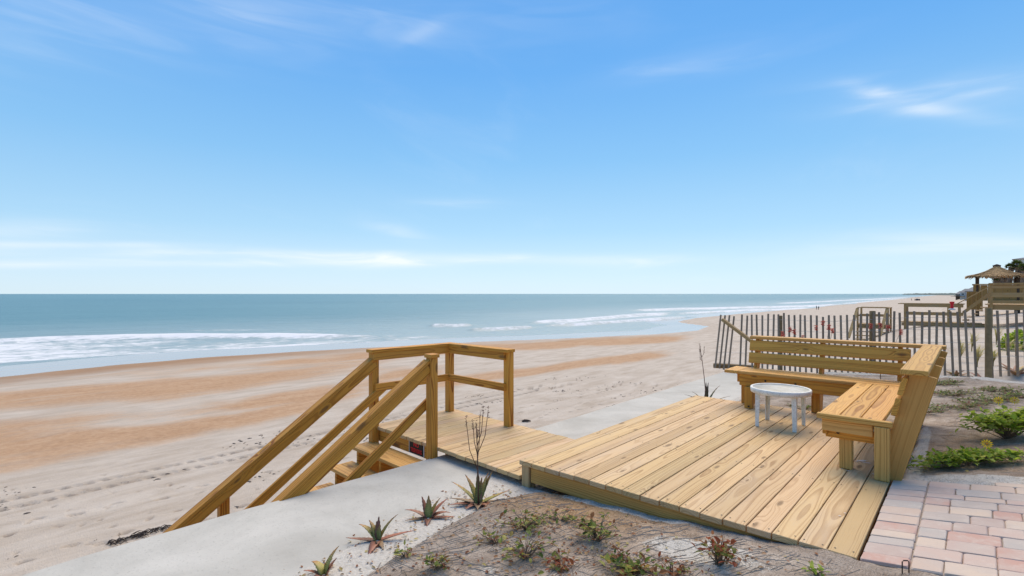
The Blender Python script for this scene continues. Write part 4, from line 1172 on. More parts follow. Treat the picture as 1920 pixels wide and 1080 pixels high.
q = Vector((1.25, 4.2, gz(1.25, 4.2))); shrub('creeping_plant', q, 'low leafy patch seen under the far bench', 'ground cover', M_cover, .08, .35, 24, 160, .035, 51, 'creeping ground cover', .3)
# scrubby half-dead shrubs on the netting in front
FR = ((985, 990, M_scrub, .10, .15, 20, 95, .030, 'low green scrub on a netting fold, below the deck corner post'), (1122, 1012, M_scrub, .15, .12, 20, 80, .032, 'yellow-green scrub with red tips in front of the deck edge'), (985, 1045, M_scrub, .10, .14, 18, 70, .034, 'yellowing scrub in the middle of the netting'),
      (1348, 1058, M_scrubr, .14, .10, 16, 85, .032, 'scrub with dead rust-red leaves in front of the deck'), (1185, 1078, M_scrub, .10, .13, 20, 110, .036, 'green scrub at the bottom edge of the picture'), (820, 1066, M_scrub, .07, .08, 10, 40, .028, 'small green tuft beside the sand strip'),
      (925, 1020, M_scrub, .06, .12, 9, 34, .03, 'sparse yellow-green sprigs left of the middle scrub'), (1262, 1079, M_scrubr, .06, .08, 8, 36, .028, 'few brown and yellow leaves between the two front scrubs'), (1050, 975, M_scrub, .05, .14, 8, 34, .026, 'trailing sprig with pale leaves below the deck corner'), (760, 1046, M_scrub, .05, .06, 6, 22, .028, 'tiny sprig at the netting edge near the aloes'), (1055, 1062, M_scrubr, .05, .10, 10, 44, .03, 'scatter of brown seedlings at the bottom of the netting'), (1530, 1078, M_sunfl, .04, .04, 6, 18, .03, 'tiny green seedling at the bottom edge below the deck'))
for i, (px, py, m_, h_, sp_, ns_, nl_, sz_, lab) in enumerate(FR):
    q = on_ground(px, py); shrub('scrub_plant', q, lab, 'scrub', m_, h_, sp_ * 1.45, int(ns_ * 1.8), int(nl_ * 1.35), sz_ * 1.25, 70 + i, 'scrub on the netting', .2)
# dead leaves and twigs
rng = random.Random(5); P, D = [], []
spots = [on_ground(px, py) for (px, py, *_) in FR]
spots += [on_ground(*q_) for q_ in ((708, 1014), (803, 972), (897, 945), (897, 940), (607, 1079))]
for i in range(900):
    if rng.random() < .7: c = rng.choice(spots); x, y = c.x + rng.gauss(0, .17), c.y + rng.gauss(0, .17)
    else: x, y = rng.uniform(.2, 2.3), rng.uniform(-1.8, -.05)
    if y > -.03 and x < 2.45: continue
    P.append(Vector((x, y, gz(x, y) + .006))); D.append(Vector((rng.uniform(-1, 1), rng.uniform(-1, 1), rng.uniform(-.1, .35))))
for i in range(110):
    x, y = rng.uniform(2.6, 4.6), rng.uniform(1.9, 7); P.append(Vector((x, y, gz(x, y) + .008))); D.append(Vector((rng.uniform(-1, 1), rng.uniform(-1, 1), rng.uniform(-.1, .3))))
v, f, ti = leaf_cloud(P, D, .026, rng, .6); tag(add('leaf_litter', mesh('leaf_litter', v, f, M_litter, False, {'tint': ti})), 'dead brown leaves scattered over the netting', 'leaf litter', kind='stuff')
parts = []
for i in range(300):
    if rng.random() < .6: c = rng.choice(spots); x, y = c.x + rng.gauss(0, .2), c.y + rng.gauss(0, .2)
    elif rng.random() < .35: yy = rng.uniform(-1.6, .0); x, y = float(netx(np.array([yy]))[0]) - rng.uniform(0, .3), yy
    else: x, y = rng.uniform(.2, 2.3), rng.uniform(-1.8, -.08)
    if y > -.03: continue
    a = rng.uniform(0, 6.28); l = rng.uniform(.02, .09) * (.4 if x < .2 else 1); dx, dy = math.cos(a) * l, math.sin(a) * l
    parts.append(tube([Vector((x, y, gz(x, y) + .004)), Vector((x + dx * .5 + rng.uniform(-.008, .008), y + dy * .5, gz(x + dx * .5, y + dy * .5) + .01)), Vector((x + dx, y + dy, gz(x + dx, y + dy) + .004))], rng.uniform(.0008, .0022), 4, False))
v, f = join(parts); tag(add('twig_litter', mesh('twig_litter', v, f, M_twig)), 'thin dry twigs scattered over the netting and sand', 'twigs', kind='stuff')

# the netting itself: strands laid over the soil
rn = np.random.RandomState(3); NV, NF = [], []


def strand(xs_, ys_, r):
    zs_ = G(xs_, ys_) + .0025; n = len(xs_); on = np.repeat(rn.rand(n // 4 + 1) > .5, 4)[:n] & (rn.rand(n) > .15)
    k = len(NV)
    for i in range(n):
        tx, ty = xs_[min(i + 1, n - 1)] - xs_[max(i - 1, 0)], ys_[min(i + 1, n - 1)] - ys_[max(i - 1, 0)]; l = math.hypot(tx, ty) + 1e-9; px_, py_ = -ty / l * r, tx / l * r
        NV.extend([(xs_[i] + px_, ys_[i] + py_, zs_[i] - r), (xs_[i], ys_[i], zs_[i] + r), (xs_[i] - px_, ys_[i] - py_, zs_[i] - r)])
    for i in range(n - 1):
        if on[i]: NF.extend([(k + 3 * i, k + 3 * i + 1, k + 3 * i + 4, k + 3 * i + 3), (k + 3 * i + 1, k + 3 * i + 2, k + 3 * i + 5, k + 3 * i + 4)])


def warp(x, y): return x + .22 * fbm(x * 1.5, y * 1.5, 4, 77) + .25 * y + .3, y + .22 * fbm(x * 1.5 + 9, y * 1.5, 4, 78)


for x in np.arange(-.2, 3.2, .026):
    y = np.arange(-2.1, -.03, .035); xx, yy = warp(x + 0 * y, y); m_ = (xx > netx(yy) + .02) & (yy < -.035); xx, yy = xx[m_], yy[m_]
    if len(xx) > 3: strand(xx, yy, rn.uniform(.0010, .0019))
for y in np.arange(-2.1, -.03, .075):
    x = np.arange(.05, 2.9, .035); xx, yy = warp(x, y + 0 * x); m_ = (xx > netx(yy) + .02) & (yy < -.035); xx, yy = xx[m_], yy[m_]
    if len(xx) > 3: strand(xx, yy, rn.uniform(.0009, .0015))
for x in np.arange(2.6, 4.9, .14):
    y = np.arange(2.0, 7.0, .05); xx, yy = x + .25 * fbm(x * 1.5 + 0 * y, y * 1.5, 4, 79), y + .2 * fbm(x * 1.5 + 4 + 0 * y, y * 1.5, 3, 80); m_ = xx > 2.66; xx, yy = xx[m_], yy[m_]
    if len(xx) > 3: strand(xx, yy, rn.uniform(.0012, .002))
for y in np.arange(2.0, 7.0, .16):
    x = np.arange(2.66, 4.9, .05); xx, yy = x, y + .25 * fbm(x * 1.5 + 4, y * 1.5 + 0 * x, 4, 80); strand(xx, yy, rn.uniform(.001, .0018))
tag(add('erosion_netting', mesh('erosion_netting', NV, NF, plain('jute_strand', (.46, .375, .29), .95, .6, 5))), 'coarse brown erosion netting spread over the soil round the deck', 'netting', kind='stuff')

# ------------------------------------------------------------------ things lying on the beach
M_drift = plain('driftwood', (.07, .05, .04), .9, .4, 20)
q = unproj(987, 790, -3.04); q.z = tz(q.x, q.y); dd = RIGHT * .16
v, f = tube([q - dd + Vector((0, 0, .02)), q - dd * .4 + Vector((0, 0, .05)), q + dd * .3 + Vector((0, 0, .045)), q + dd + Vector((0, 0, .03))], [.025, .045, .04, .015], 8)
tag(add('driftwood', mesh('driftwood', v, f, M_drift, True)), 'short dark piece of driftwood on the beach behind the landing', 'driftwood')
parts = []
for i in range(90):
    u = rng.random(); px, py = 200 + 110 * u + rng.gauss(0, 4), 1015 - 32 * u + rng.gauss(0, 2); q = unproj(px, py, -3.0); z = tz(q.x, q.y)
    a = RIGHT * rng.uniform(.05, .22) + AWAY * rng.uniform(-.05, .12)
    parts.append(tube([Vector((q.x, q.y, z + .01)), Vector((q.x, q.y, z + .05)) + a * .5, Vector((q.x, q.y, z + .02)) + a], [.006, .007, .003], 4))
v, f = join(parts); tag(add('seaweed_heap', mesh('seaweed_heap', v, f, M_drift)), 'dark strip of dried seaweed on the sand below the sea wall', 'seaweed')
parts = []
for i in range(85):  # dark clusters added so the sand reads as trodden where dents lack shade
    xc, yc = -3.5 - 11 * rng.random() ** .8, -4 + 25 * rng.random(); sc_ = rng.uniform(.5, 1.3)
    for k in range(rng.randint(3, 11)):
        x, y = xc + rng.gauss(0, .16) * sc_, yc + rng.gauss(0, .34) * sc_; s_ = rng.uniform(.015, .06) * sc_; q = Vector((x, y, tz(x, y) + .008)); a = rng.gauss(1.3, .7)
        parts.append(tube([q, q + Vector((math.cos(a) * s_ * .8, math.sin(a) * s_ * .8, .006)), q + Vector((math.cos(a) * s_ * 1.7, math.sin(a) * s_ * 1.7, 0))], [s_ * .16, s_ * .26, s_ * .1], 5))
v, f = join(parts); tag(add('beach_debris', mesh('beach_debris', v, f, plain('shell_debris', (.20, .16, .13), .9, .5, 30))), 'small dark shell and weed fragments clustered on the beach to mimic shaded footprints', 'debris', kind='stuff')

# ------------------------------------------------------------------ neighbour's dune walkover
nb = thing('beach_platform', 'small old wooden stair platform beyond the fence, seaward of the boardwalk', 'platform', at_depth(1626, 28, -2))
def NB(px, y, d): q = at_depth(px, d); q.z = z_at(y, d); return q
d0 = 28.0
c0 = at_depth(1608, d0); pf = z_at(607.5, d0); tp = z_at(576.5, d0)
ex, ey = Vector((1, 0, 0)), Vector((0, 1, 0))
cx_, cy_ = c0.x, c0.y
wX, wY = 1.35, 1.3
cs = [(cx_, cy_), (cx_ + wX, cy_), (cx_ + wX, cy_ + wY), (cx_, cy_ + wY)]
for (x, y) in cs: post('post', nb, x, y, tz(x, y) - .3, tp - .02, M_old, .09)
for i in range(9): board('plank', nb, (cx_ - .05 + (i + .5) * .16, cy_ - .05, pf), (cx_ - .05 + (i + .5) * .16, cy_ + wY + .05, pf), .15, .04, M_old)
for (a, b_) in ((0, 1), (1, 2), (2, 3)):
    (xa, ya), (xb, yb) = cs[a], cs[b_]
    board('rail', nb, (xa, ya, tp), (xb, yb, tp), .14, .04, M_old); board('rail', nb, (xa, ya, tp - .43), (xb, yb, tp - .43), .035, .09, M_old)
    board('joist', nb, (xa, ya, pf - .10), (xb, yb, pf - .10), .04, .14, M_old)
for x in (cx_, cx_ + wX * .98): board('stair_rail', nb, (x, cy_ - .02, tp - .04), (x - .2, cy_ - 1.5, tp - 1.6), .14, .04, M_old, (0, -.6, .8))
for i in range(6): board('tread', nb, (cx_ + .0, cy_ - .15 - .27 * i, pf - .19 * (i + 1)), (cx_ + wX, cy_ - .15 - .27 * i, pf - .19 * (i + 1)), .25, .04, M_old)

bw = thing('boardwalk', 'old wooden boardwalk with two-rail fence crossing the dune to the hut', 'boardwalk', at_depth(1750, 27, -.3))
d0 = 27.0; p0 = at_depth(1697, d0); fl_z = z_at(603.5, d0); rt = z_at(570, d0)
x0, yb = p0.x, p0.y


def x_on(px, Y):
    r = (px - 960) / F; k = (Y - CY) / (SN * r + CS); return CX + k * (CS * r - SN), k


x1, dk1 = x_on(1806, yb); hx, dk2 = x_on(1858, yb); rt1 = z_at(570, d0)
for i in range(int((hx - x0) / .16)):
    board('plank', bw, (x0 - .1 + .16 * i, yb - .02, fl_z), (x0 - .1 + .16 * i, yb + 1.25, fl_z), .15, .04, M_old)
for yy in (yb, yb + 1.22):
    for x in (x0, x0 + 1.75, x1 - .15): post('post', bw, x, yy, min(tz(x, yy), fl_z) - .4, rt, M_old, .1)
    board('cap_rail', bw, (x0 - .3, yy, rt + .02), (x1 + .05, yy, rt + .02), .14, .04, M_old)
    board('top_rail', bw, (x0, yy - .06, rt - .08), (x1, yy - .06, rt - .08), .035, .13, M_old)
    board('mid_rail', bw, (x0, yy - .06, rt - .5), (x1, yy - .06, rt - .5), .035, .13, M_old)
    board('beam', bw, (x0 - .15, yy - .01, fl_z - .11), (hx, yy - .01, fl_z - .11), .05, .16, M_old)
# flight up to the hut's deck
hz_ = z_at(571, dk2)
for i in range(6): board('step', bw, (x1 + .1 + i * (hx - x1) / 6, yb, fl_z + (hz_ - fl_z) * (i + 1) / 6), (x1 + .1 + i * (hx - x1) / 6, yb + 1.22, fl_z + (hz_ - fl_z) * (i + 1) / 6), .26, .04, M_old)
for yy in (yb - .03, yb + 1.24):
    board('stair_rail', bw, (x1 - .25, yy, rt + .02), (hx + .1, yy, hz_ + .98), .14, .04, M_old); board('stair_rail', bw, (x1, yy, rt - .42), (hx, yy, hz_ + .55), .035, .13, M_old)

hd = thing('raised_deck', 'raised wooden deck with railing in front of the thatched hut', 'deck', (hx + 1, yb, hz_ - 1))
for i in range(26): board('plank', hd, (hx + .16 * i, yb - .5, hz_), (hx + .16 * i, yb + 3.2, hz_), .15, .04, M_old)
board('beam', hd, (hx - .05, yb - .48, hz_ - .13), (hx + 4.2, yb - .48, hz_ - .13), .05, .22, M_old)
for k in range(4):
    x = hx + k * 1.35; post('post', hd, x, yb - .52, min(tz(x, yb), hz_) - .8, hz_ + 1.0, M_old, .11); post('post', hd, x, yb + 3.1, min(tz(x, yb), hz_) - .8, hz_ + 1.0, M_old, .11)
for yy in (yb - .59, yb + 3.18):
    board('cap_rail', hd, (hx - .1, yy, hz_ + 1.02), (hx + 4.3, yy, hz_ + 1.02), .16, .04, M_old)
    for zz in (.86, .52, .42, .12): board('rail', hd, (hx, yy, hz_ + zz), (hx + 4.2, yy, hz_ + zz), .035, .11, M_old)

# thatched hut
M_thatch = plain('palm_thatch', (.36, .235, .115), .95, .45, 9); M_hut = plain('hut_timber', (.07, .045, .03), .9, .3, 12); M_panel = wood('stained_panel', (.32, .19, .06), (.20, .10, .03), (.25, .17, .08), .3, .7)
hc = at_depth(1869, 38); hut = thing('thatched_hut', 'open beach hut with shaggy palm-thatch roof on the raised deck', 'hut', (hc.x, hc.y, 0))
ez, apz = z_at(517, 38), z_at(498.5, 38); HW = 1.5; flz = z_at(560, 38)


def hip(u, v):
    """roof height at u,v in -1..1 of the eaves square"""
    q = max(abs(u), abs(v)); return ez + (apz - ez) * (1 - q) ** 1.0 * (1 + .0 * q) - .10 * math.sin(q * math.pi) * 1.2


N = 16; V = []; Fc = []
for i in range(N + 1):
    for j in range(N + 1):
        u, v = 2 * i / N - 1, 2 * j / N - 1; V.append((hc.x + u * HW, hc.y + v * HW, hip(u, v)))
for i in range(N):
    for j in range(N): Fc.append((i * (N + 1) + j, (i + 1) * (N + 1) + j, (i + 1) * (N + 1) + j + 1, i * (N + 1) + j + 1))
rf = add('roof', mesh('roof', V, Fc, M_thatch), hut)
V = []; Fc = []
for i in range(5200):
    q = 1 - rng.random() ** .8 * .98 if i > 900 else 1.0; sgn = rng.choice((0, 1, 2, 3)); s_ = rng.uniform(-q, q); u, v = ((q, s_), (-q, s_), (s_, q), (s_, -q))[sgn]
    q2 = q + rng.uniform(.10, .20); u2, v2 = u * q2 / max(q, .05), v * q2 / max(q, .05)
    z0, z1 = hip(u, v) + .03, (hip(u2, v2) if q2 <= 1 else ez - .5 * (q2 - 1) * HW * rng.uniform(.5, 1.6)) + rng.uniform(-.03, .06)
    a, b_ = Vector((hc.x + u * HW, hc.y + v * HW, z0)), Vector((hc.x + u2 * HW, hc.y + v2 * HW, z1)); sd_ = (b_ - a).cross(Vector((0, 0, 1))).normalized() * rng.uniform(.015, .04)
    k = len(V); V += [a - sd_, a + sd_, b_ + sd_ * .5, b_ - sd_ * .5]; Fc.append((k, k + 1, k + 2, k + 3))
tag(add('thatch', mesh('thatch', V, Fc, M_thatch), rf), kind='stuff')
v, f = tube([(hc.x - .22, hc.y, apz - .04), (hc.x, hc.y, apz + .02), (hc.x + .22, hc.y, apz - .04)], [.08, .12, .08], 8); add('ridge_cap', mesh('ridge_cap', v, f, M_hut), rf)
for u in (-.72, .72):
    for v in (-.72, .72):
        a = Vector((hc.x + u * HW, hc.y + v * HW, tz(hc.x, hc.y) - .5)); vv, ff = tube([a, Vector((a.x, a.y, ez + .1))], .11, 10); add('post', mesh('post', vv, ff, M_hut, True), hut)
ctz = z_at(533, 37)
board('counter', hut, (hc.x - 1.25, hc.y - 1.2, ctz), (hc.x + 1.3, hc.y - 1.2, ctz), .35, .08, M_old)
for i in range(7): board('panel', hut, (hc.x - 1.12 + .4 * i, hc.y - 1.14, ctz - 1.15), (hc.x - 1.12 + .4 * i, hc.y - 1.14, ctz - .05), .39, .03, M_panel, (0, 1, 0))
board('counter', hut, (hc.x - 1.22, hc.y - 1.0, ctz - .001), (hc.x - 1.22, hc.y + 1.2, ctz - .001), .3, .08, M_old)
for i in range(6): board('panel', hut, (hc.x - 1.16, hc.y - .9 + .4 * i, ctz - 1.15), (hc.x - 1.16, hc.y - .9 + .4 * i, ctz - .05), .39, .03, M_panel, (1, 0, 0))
for i in range(9): board('floor_board', hut, (hc.x - 1.35, hc.y - 1.28 + .32 * i, ctz - 1.18), (hc.x + 1.35, hc.y - 1.28 + .32 * i, ctz - 1.18), .3, .05, M_old)
# stained privacy panels left of the hut
pn = thing('privacy_screen', 'orange-brown wooden privacy screen left of the thatched hut', 'screen', at_depth(1826, 33, 0))
for i in range(10):
    q = at_depth(1814 + i * 3.0, 33 - i * .05); board('board', pn, (q.x, q.y, z_at(566, 33) - .5), (q.x, q.y, z_at(547, 33)), .10, .03, M_panel, tuple(AWAY))

# ------------------------------------------------------------------ palms
M_trunk = plain('palm_trunk', (.17, .12, .085), .95, .5, 8); M_frond = foliage_mat('palm_frond', [(0, (.03, .05, .012)), (.5, (.06, .10, .02)), (1, (.12, .15, .04))])


def palm(px, d, ycr, label, seed, R=.75, tr=.2):
    r = random.Random(seed); b_ = at_depth(px, d); b_.z = tz(b_.x, b_.y) - .2; ct = z_at(ycr, d)
    o = thing('palm_tree', label, 'palm tree', b_, 'palms behind the hut')
    n = 14; pts = [Vector((b_.x + .06 * math.sin(i * .6), b_.y, b_.z + (ct - b_.z) * i / n)) for i in range(n + 1)]
    v, f = tube(pts, [tr * (1.15 - .25 * i / n) * (1.12 if i % 2 else .95) for i in range(n + 1)], 10); add('trunk', mesh('trunk', v, f, M_trunk), o)
    parts = []
    for i in range(70):                                           # old leaf boots
        a, h_ = r.uniform(0, 6.28), r.uniform(.25, 1); c = Vector((b_.x + math.cos(a) * tr, b_.y + math.sin(a) * tr, b_.z + (ct - b_.z) * h_))
        parts.append(tube([c, c + Vector((math.cos(a) * .14, math.sin(a) * .14, .16))], [.04, .012], 4))
    v, f = join(parts); tag(add('leaf_boots', mesh('leaf_boots', v, f, M_trunk), o), kind='stuff')
    for i in range(22):
        a, e = r.uniform(0, 6.28), r.uniform(-.6, 1.3); dd = Vector((math.cos(a) * math.cos(e), math.sin(a) * math.cos(e), math.sin(e))); c = Vector((b_.x, b_.y, ct)); h0 = c + dd * R * .35
        s = dd.cross(Vector((0, 0, 1))).normalized(); n_ = s.cross(dd); V = [c, h0]; Fc = []; m = 13
        for k in range(m):
            q = (k / (m - 1) - .5) * 2.5; tip = h0 + (dd * math.cos(q) + s * math.sin(q)) * R * .75 * r.uniform(.85, 1.1) + Vector((0, 0, -.18 * R * abs(math.sin(q)) - .1 * R)); sd_ = (dd * -math.sin(q) + s * math.cos(q)) * .035
            k0 = len(V); V += [h0 + sd_ * .3, tip, h0 - sd_ * .3, h0.lerp(tip, .5) + sd_, h0.lerp(tip, .5) - sd_]; Fc += [(k0, k0 + 3, k0 + 4, k0 + 2), (k0 + 3, k0 + 1, k0 + 4)]
        k0 = len(V); V += [c + s * .012, h0 + s * .012, h0 - s * .012, c - s * .012]; Fc.append((k0, k0 + 1, k0 + 2, k0 + 3))
        add('frond', mesh('frond', V, Fc, M_frond, False, {'tint': [r.random()] * len(V)}), o)


palm(1894, 47, 500, 'short palm nearest the hut roof peak', 1, .45); palm(1907, 46, 496, 'tallest palm in the row behind the hut', 2, .55); palm(1919, 45, 501, 'palm at the right picture edge behind the hut', 3, .5); palm(1868, 49, 521, 'stumpy palm seen through the hut, left one', 4, .5, .3); palm(1882, 48, 520, 'stumpy palm seen through the hut, right one', 5, .5, .32)

# ------------------------------------------------------------------ houses
M_white_w = plain('white_render', (.62, .62, .60), .8, .1, 3); M_grey_w = plain('grey_siding', (.30, .31, .32), .8, .15, 3); M_roof = plain('grey_roof', (.16, .165, .17), .8, .2, 4); M_glass = plain('window_glass', (.04, .05, .06), .15, .05, 3, .6); M_brown = plain('dark_siding', (.11, .085, .065), .9, .2, 4)


def house(px, d, wpx, ytop, ybase, label, wallm, roofm, rh=.35, depth=9, nwin=3, decks=False):
    mp = d / F; q = at_depth(px, d); zb, zt = z_at(ybase, d), z_at(ytop, d); w_ = wpx * mp; H = zt - zb; hw = H * (1 - rh)
    o = thing('beach_house', label, 'house', (q.x, q.y, zb), 'houses down the beach'); M = Matrix.Translation((q.x, q.y, zb)) @ Matrix.Rotation(YAW - math.atan((px - 960) / F), 4, 'Z')
    x0, x1, y1 = -w_ / 2, w_ / 2, depth
    V = [(x0, 0, -3), (x1, 0, -3), (x1, y1, -3), (x0, y1, -3), (x0, 0, hw), (x1, 0, hw), (x1, y1, hw), (x0, y1, hw)]
    add('wall', mesh('wall', V, [(0, 1, 5, 4), (1, 2, 6, 5), (2, 3, 7, 6), (3, 0, 4, 7)], wallm), o, M)
    e = .06 * w_; ym = y1 / 2
    V = [(x0 - e, -e, hw - .05), (x1 + e, -e, hw - .05), (x1 + e, y1 + e, hw - .05), (x0 - e, y1 + e, hw - .05), (x0 + w_ * .28, ym, H), (x1 - w_ * .28, ym, H)]
    add('roof', mesh('roof', V, [(0, 1, 5, 4), (1, 2, 5), (2, 3, 4, 5), (3, 0, 4), (3, 2, 1, 0)], roofm), o, M)
    for i in range(nwin):
        xc = x0 + w_ * (i + .5) / nwin; ww = w_ / nwin * .27; z0, z1 = hw * .38, hw * .78
        wn = add('window', mesh('window', [(xc - ww, -.06, z0), (xc + ww, -.06, z0), (xc + ww, -.06, z1), (xc - ww, -.06, z1), (xc - ww, 0, z0), (xc + ww, 0, z0), (xc + ww, 0, z1), (xc - ww, 0, z1)], [(0, 1, 2, 3), (4, 5, 1, 0), (3, 2, 6, 7), (5, 6, 2, 1), (4, 0, 3, 7)], M_white_w), o, M)
        add('pane', mesh('pane', [(xc - ww * .85, -.065, z0 + .1), (xc + ww * .85, -.065, z0 + .1), (xc + ww * .85, -.065, z1 - .1), (xc - ww * .85, -.065, z1 - .1)], [(0, 1, 2, 3)], M_glass), wn, M)
    if decks:
        V = [(x0 - 1.5, -1.6, hw * .18), (x1, -1.6, hw * .18), (x1, 0, hw * .18), (x0 - 1.5, 0, hw * .18), (x0 - 1.5, -1.6, hw * .26), (x1, -1.6, hw * .26), (x1, 0, hw * .26), (x0 - 1.5, 0, hw * .26)]
        add('balcony', mesh('balcony', V, [(0, 1, 5, 4), (4, 5, 6, 7), (0, 4, 7, 3), (3, 2, 1, 0)], M_brown), o, M)
    return o


house(1958, 52, 78, 474, 540, 'white house corner with overhanging grey roof at the right picture edge', M_white_w, M_roof, .14, 12)
house(1832, 120, 34, 538, 556, 'grey-roofed beach house just left of the hut', M_grey_w, M_roof, .4, 14, 4)
house(1816, 165, 24, 541, 557, 'smaller grey beach house behind the first one', M_white_w, M_roof, .4, 12, 3, True)
house(1805, 210, 20, 545.5, 557.5, 'dark low beach house farthest down the beach', M_brown, M_roof, .45, 12, 3, True)
# distant shore wood at the horizon
V, Fc = [], []; n = 260
for i in range(n + 1):
    px = 1700 + 150 * i / n; d = 3600 - 2500 * (i / n) ** .6; b_ = at_depth(px, d); hgt = (1.2 + 2.6 * i / n + 2.2 * abs(float(fbm(i * .14, 0., 4, 3)))) * d / F * .75
    for off, hh in ((0, -6), (0, hgt * .7), (20, hgt), (60, -6)):
        V.append((b_.x - SN * off, b_.y + CS * off, CH - 3.5 + hh + 1.2 if hh > 0 else -7))
for i in range(n):
    for k in range(3): Fc.append((i * 4 + k, i * 4 + 4 + k, i * 4 + 5 + k, i * 4 + 1 + k))
tag(add('far_woods', mesh('far_woods', V, Fc, plain('far_trees', (.10, .13, .12), .95, .3, .05))), 'thin dark line of far trees along the shore at the horizon', 'trees', kind='stuff')

# ------------------------------------------------------------------ shrub and sea oats behind the fence
rngs = random.Random(21)
q = at_depth(1925, 14.5); q.z = tz(q.x, q.y)
o = thing('sea_grape_bush', 'bright green rounded bush behind the right end of the fence', 'bush', q); P, D, parts = [], [], []
for i in range(1500):
    dd = Vector((rngs.gauss(0, 1), rngs.gauss(0, 1), abs(rngs.gauss(0, 1)))).normalized(); r_ = rngs.uniform(.6, 1) ** .5 * (.85 + .3 * float(vnoise(np.array([dd.x * 3]), np.array([dd.y * 3 + dd.z * 2]), 3)[0])); P.append(Vector((dd.x * .75, dd.y * .75, dd.z * .62)) * r_); D.append(dd + Vector((rngs.uniform(-.8, .8), rngs.uniform(-.8, .8), rngs.uniform(-.3, .6))))
for i in range(30):
    dd = rngs.choice(P); parts.append(tube([Vector((0, 0, -.1)), dd * .5 + Vector((0, 0, .05)), dd * .95], [.015, .009, .003], 5))
v, f = join(parts); add('branches', mesh('branches', v, f, M_twig), o, Matrix.Translation(q))
v, f, ti = leaf_cloud(P, D, .085, rngs, .8); tag(add('crown', mesh('crown', v, f, M_sunfl, False, {'tint': ti}), o, Matrix.Translation(q)), kind='stuff')
M_oat = foliage_mat('sea_oats', [(0, (.42, .38, .13)), (.5, (.58, .48, .20)), (1, (.68, .57, .30))])
for k, (px, d, h_, lab) in enumerate(((1800, 13, .95, 'leftmost sea oats clump behind the fence'), (1822, 15, 1.0, 'sea oats clump just left of the round fence post'), (1832, 12, .9, 'near sea oats clump left of the round fence post'), (1868, 16, 1.05, 'tall pale sea oats right of the round fence post'), (1888, 13.5, .85, 'leaning sea oats between post and green bush'), (1862, 12, .7, 'low sea oats by the foot of the round fence post'), (1905, 13, .55, 'rightmost low sea oats below the green bush'))):
    q = at_depth(px, d); q.z = tz(q.x, q.y); o = thing('sea_oats', lab, 'dune grass', q, 'sea oats behind the fence'); V, Fc, ti = [], [], []
    for i in range(42):
        a = rngs.uniform(0, 6.28); ln = h_ * rngs.uniform(.45, .85); bd = RIGHT * (math.cos(a) * .32 + .30) + AWAY * math.sin(a) * .3; tn = rngs.random(); wd = rngs.uniform(.007, .014)
        k0 = len(V); s = bd.cross(Vector((0, 0, 1))).normalized()
        for j in range(6):
            t_ = j / 5; c = bd * ln * t_ ** 2 * .8 + Vector((0, 0, ln * (t_ - .28 * t_ ** 3))); ww = wd * (1 - .8 * t_) * (1 if i % 5 else (3.2 if j in (3, 4) else 1)); V += [c - s * ww, c + s * ww]; ti += [tn, tn]
        for j in range(5): Fc.append((k0 + 2 * j, k0 + 2 * j + 1, k0 + 2 * j + 3, k0 + 2 * j + 2))
    tag(add('blades', mesh('blades', V, Fc, M_oat, False, {'tint': ti}), o, Matrix.Translation(q)), kind='stuff')

# ------------------------------------------------------------------ far figures
M_cloth = plain('dark_clothing', (.02, .025, .03), .9, .1); M_skin = plain('skin', (.42, .26, .18), .6, .1); M_hair = plain('dark_hair', (.03, .02, .015), .7, .1)


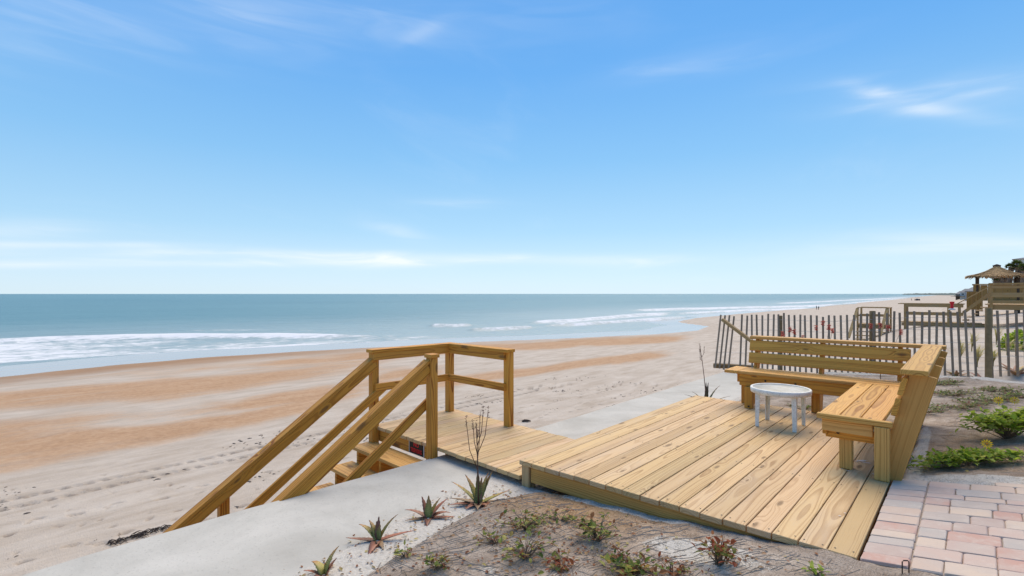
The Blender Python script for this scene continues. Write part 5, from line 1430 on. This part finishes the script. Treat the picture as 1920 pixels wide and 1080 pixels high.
def person(base, label, h, arm=0, turn=0, bend=0):
    o = thing('person', label, 'person', base, 'people far down the beach')
    k = h / 1.72; J = {'pel': (0, 0, .93), 'chest': (bend * .25, 0, 1.28), 'neck': (bend * .33, 0, 1.47), 'head': (bend * .4, 0, 1.60), 'lk': (.03, .09, .5), 'la': (0, .1, .06), 'rk': (.03, -.09, .5), 'ra': (-.02, -.1, .06), 'ls': (bend * .3, .19, 1.38), 'le': (bend * .3 + .1 + arm * .2, .24, 1.12 + arm * .22), 'lw': (bend * .3 + .16 + arm * .42, .22, .92 + arm * .42), 'rs': (bend * .3, -.19, 1.38), 're': (bend * .3 + .03, -.25, 1.1), 'rw': (bend * .3 + .08, -.24, .88), 'lt': (.14, .1, .03), 'rt': (.12, -.1, .03)}
    E_ = [('pel', 'chest'), ('chest', 'neck'), ('neck', 'head'), ('pel', 'lk'), ('lk', 'la'), ('la', 'lt'), ('pel', 'rk'), ('rk', 'ra'), ('ra', 'rt'), ('chest', 'ls'), ('ls', 'le'), ('le', 'lw'), ('chest', 'rs'), ('rs', 're'), ('re', 'rw')]
    R_ = {'pel': .15, 'chest': .16, 'neck': .065, 'head': .11, 'lk': .07, 'rk': .07, 'la': .045, 'ra': .045, 'ls': .075, 'rs': .075, 'le': .05, 're': .05, 'lw': .038, 'rw': .038, 'lt': .035, 'rt': .035}
    names = list(J); me = bpy.data.meshes.new('body'); me.from_pydata([tuple(c * k for c in J[n]) for n in names], [(names.index(a), names.index(b_)) for a, b_ in E_], []); me.materials.append(M_cloth)
    M = Matrix.Translation(base) @ Matrix.Rotation(turn, 4, 'Z'); ob = add('body', me, o, M); md = ob.modifiers.new('skin', 'SKIN'); me.skin_vertices or None
    for i, n in enumerate(names): me.skin_vertices[0].data[i].radius = (R_[n] * k, R_[n] * k); me.skin_vertices[0].data[i].use_root = n == 'pel'
    ob.modifiers.new('sub', 'SUBSURF').levels = 1
    v, f = lathe([(.001, .115), (.07, .09), (.105, .02), (.1, -.05)], 10); add('hair', mesh('hair', [tuple(k * (a + b_) for a, b_ in zip(x, (J['head'][0] - .015, 0, 1.62))) for x in v], f, M_hair, True), o, M)


q = unproj(1531, 581, -3.7); q.z = tz(q.x, q.y); person(q, 'dark figure standing at the water edge, left of a close pair', 1.25, 0, YAW)
q = unproj(1534.5, 581.5, -3.7); q.z = tz(q.x, q.y); person(q, 'dark figure at the water edge holding an arm out, right of a close pair', 1.2, 1, YAW, .3)
q = unproj(1709, 564, -3.5); q.z = tz(q.x, q.y); person(q, 'tiny lone figure on the beach left of the beach buggy', 1.6, 0, YAW)
q = unproj(1720, 564, -3.5); q.z = tz(q.x, q.y); bg_ = thing('beach_buggy', 'tiny dark canopied buggy parked far down the beach', 'buggy', q); M = Matrix.Translation(q) @ Matrix.Rotation(YAW, 4, 'Z')
def bx(n, c, s, m): return add(n, box_mesh(*s, m, .03), bg_, M @ Matrix.Translation(c))
bx('body', (0, 0, .65), (2.8, 1.4, .5), M_cloth); bx('hood', (1.1, 0, .95), (.8, 1.3, .3), M_cloth); bx('canopy', (-.2, 0, 2.0), (2.2, 1.5, .1), M_cloth); bx('seat', (-.3, 0, 1.05), (.6, 1.2, .5), M_grey_w)
for x in (-1.2, .8):
    for y in (-.65, .65): bx('canopy_post', (x, y, 1.45), (.07, .07, 1.1), M_cloth)
for x in (-1.0, 1.0):
    for y in (-.72, .72):
        v, f = tube([(x, y - .12, .38), (x, y + .12, .38)], .38, 14); add('wheel', mesh('wheel', v, f, M_hair), bg_, M)
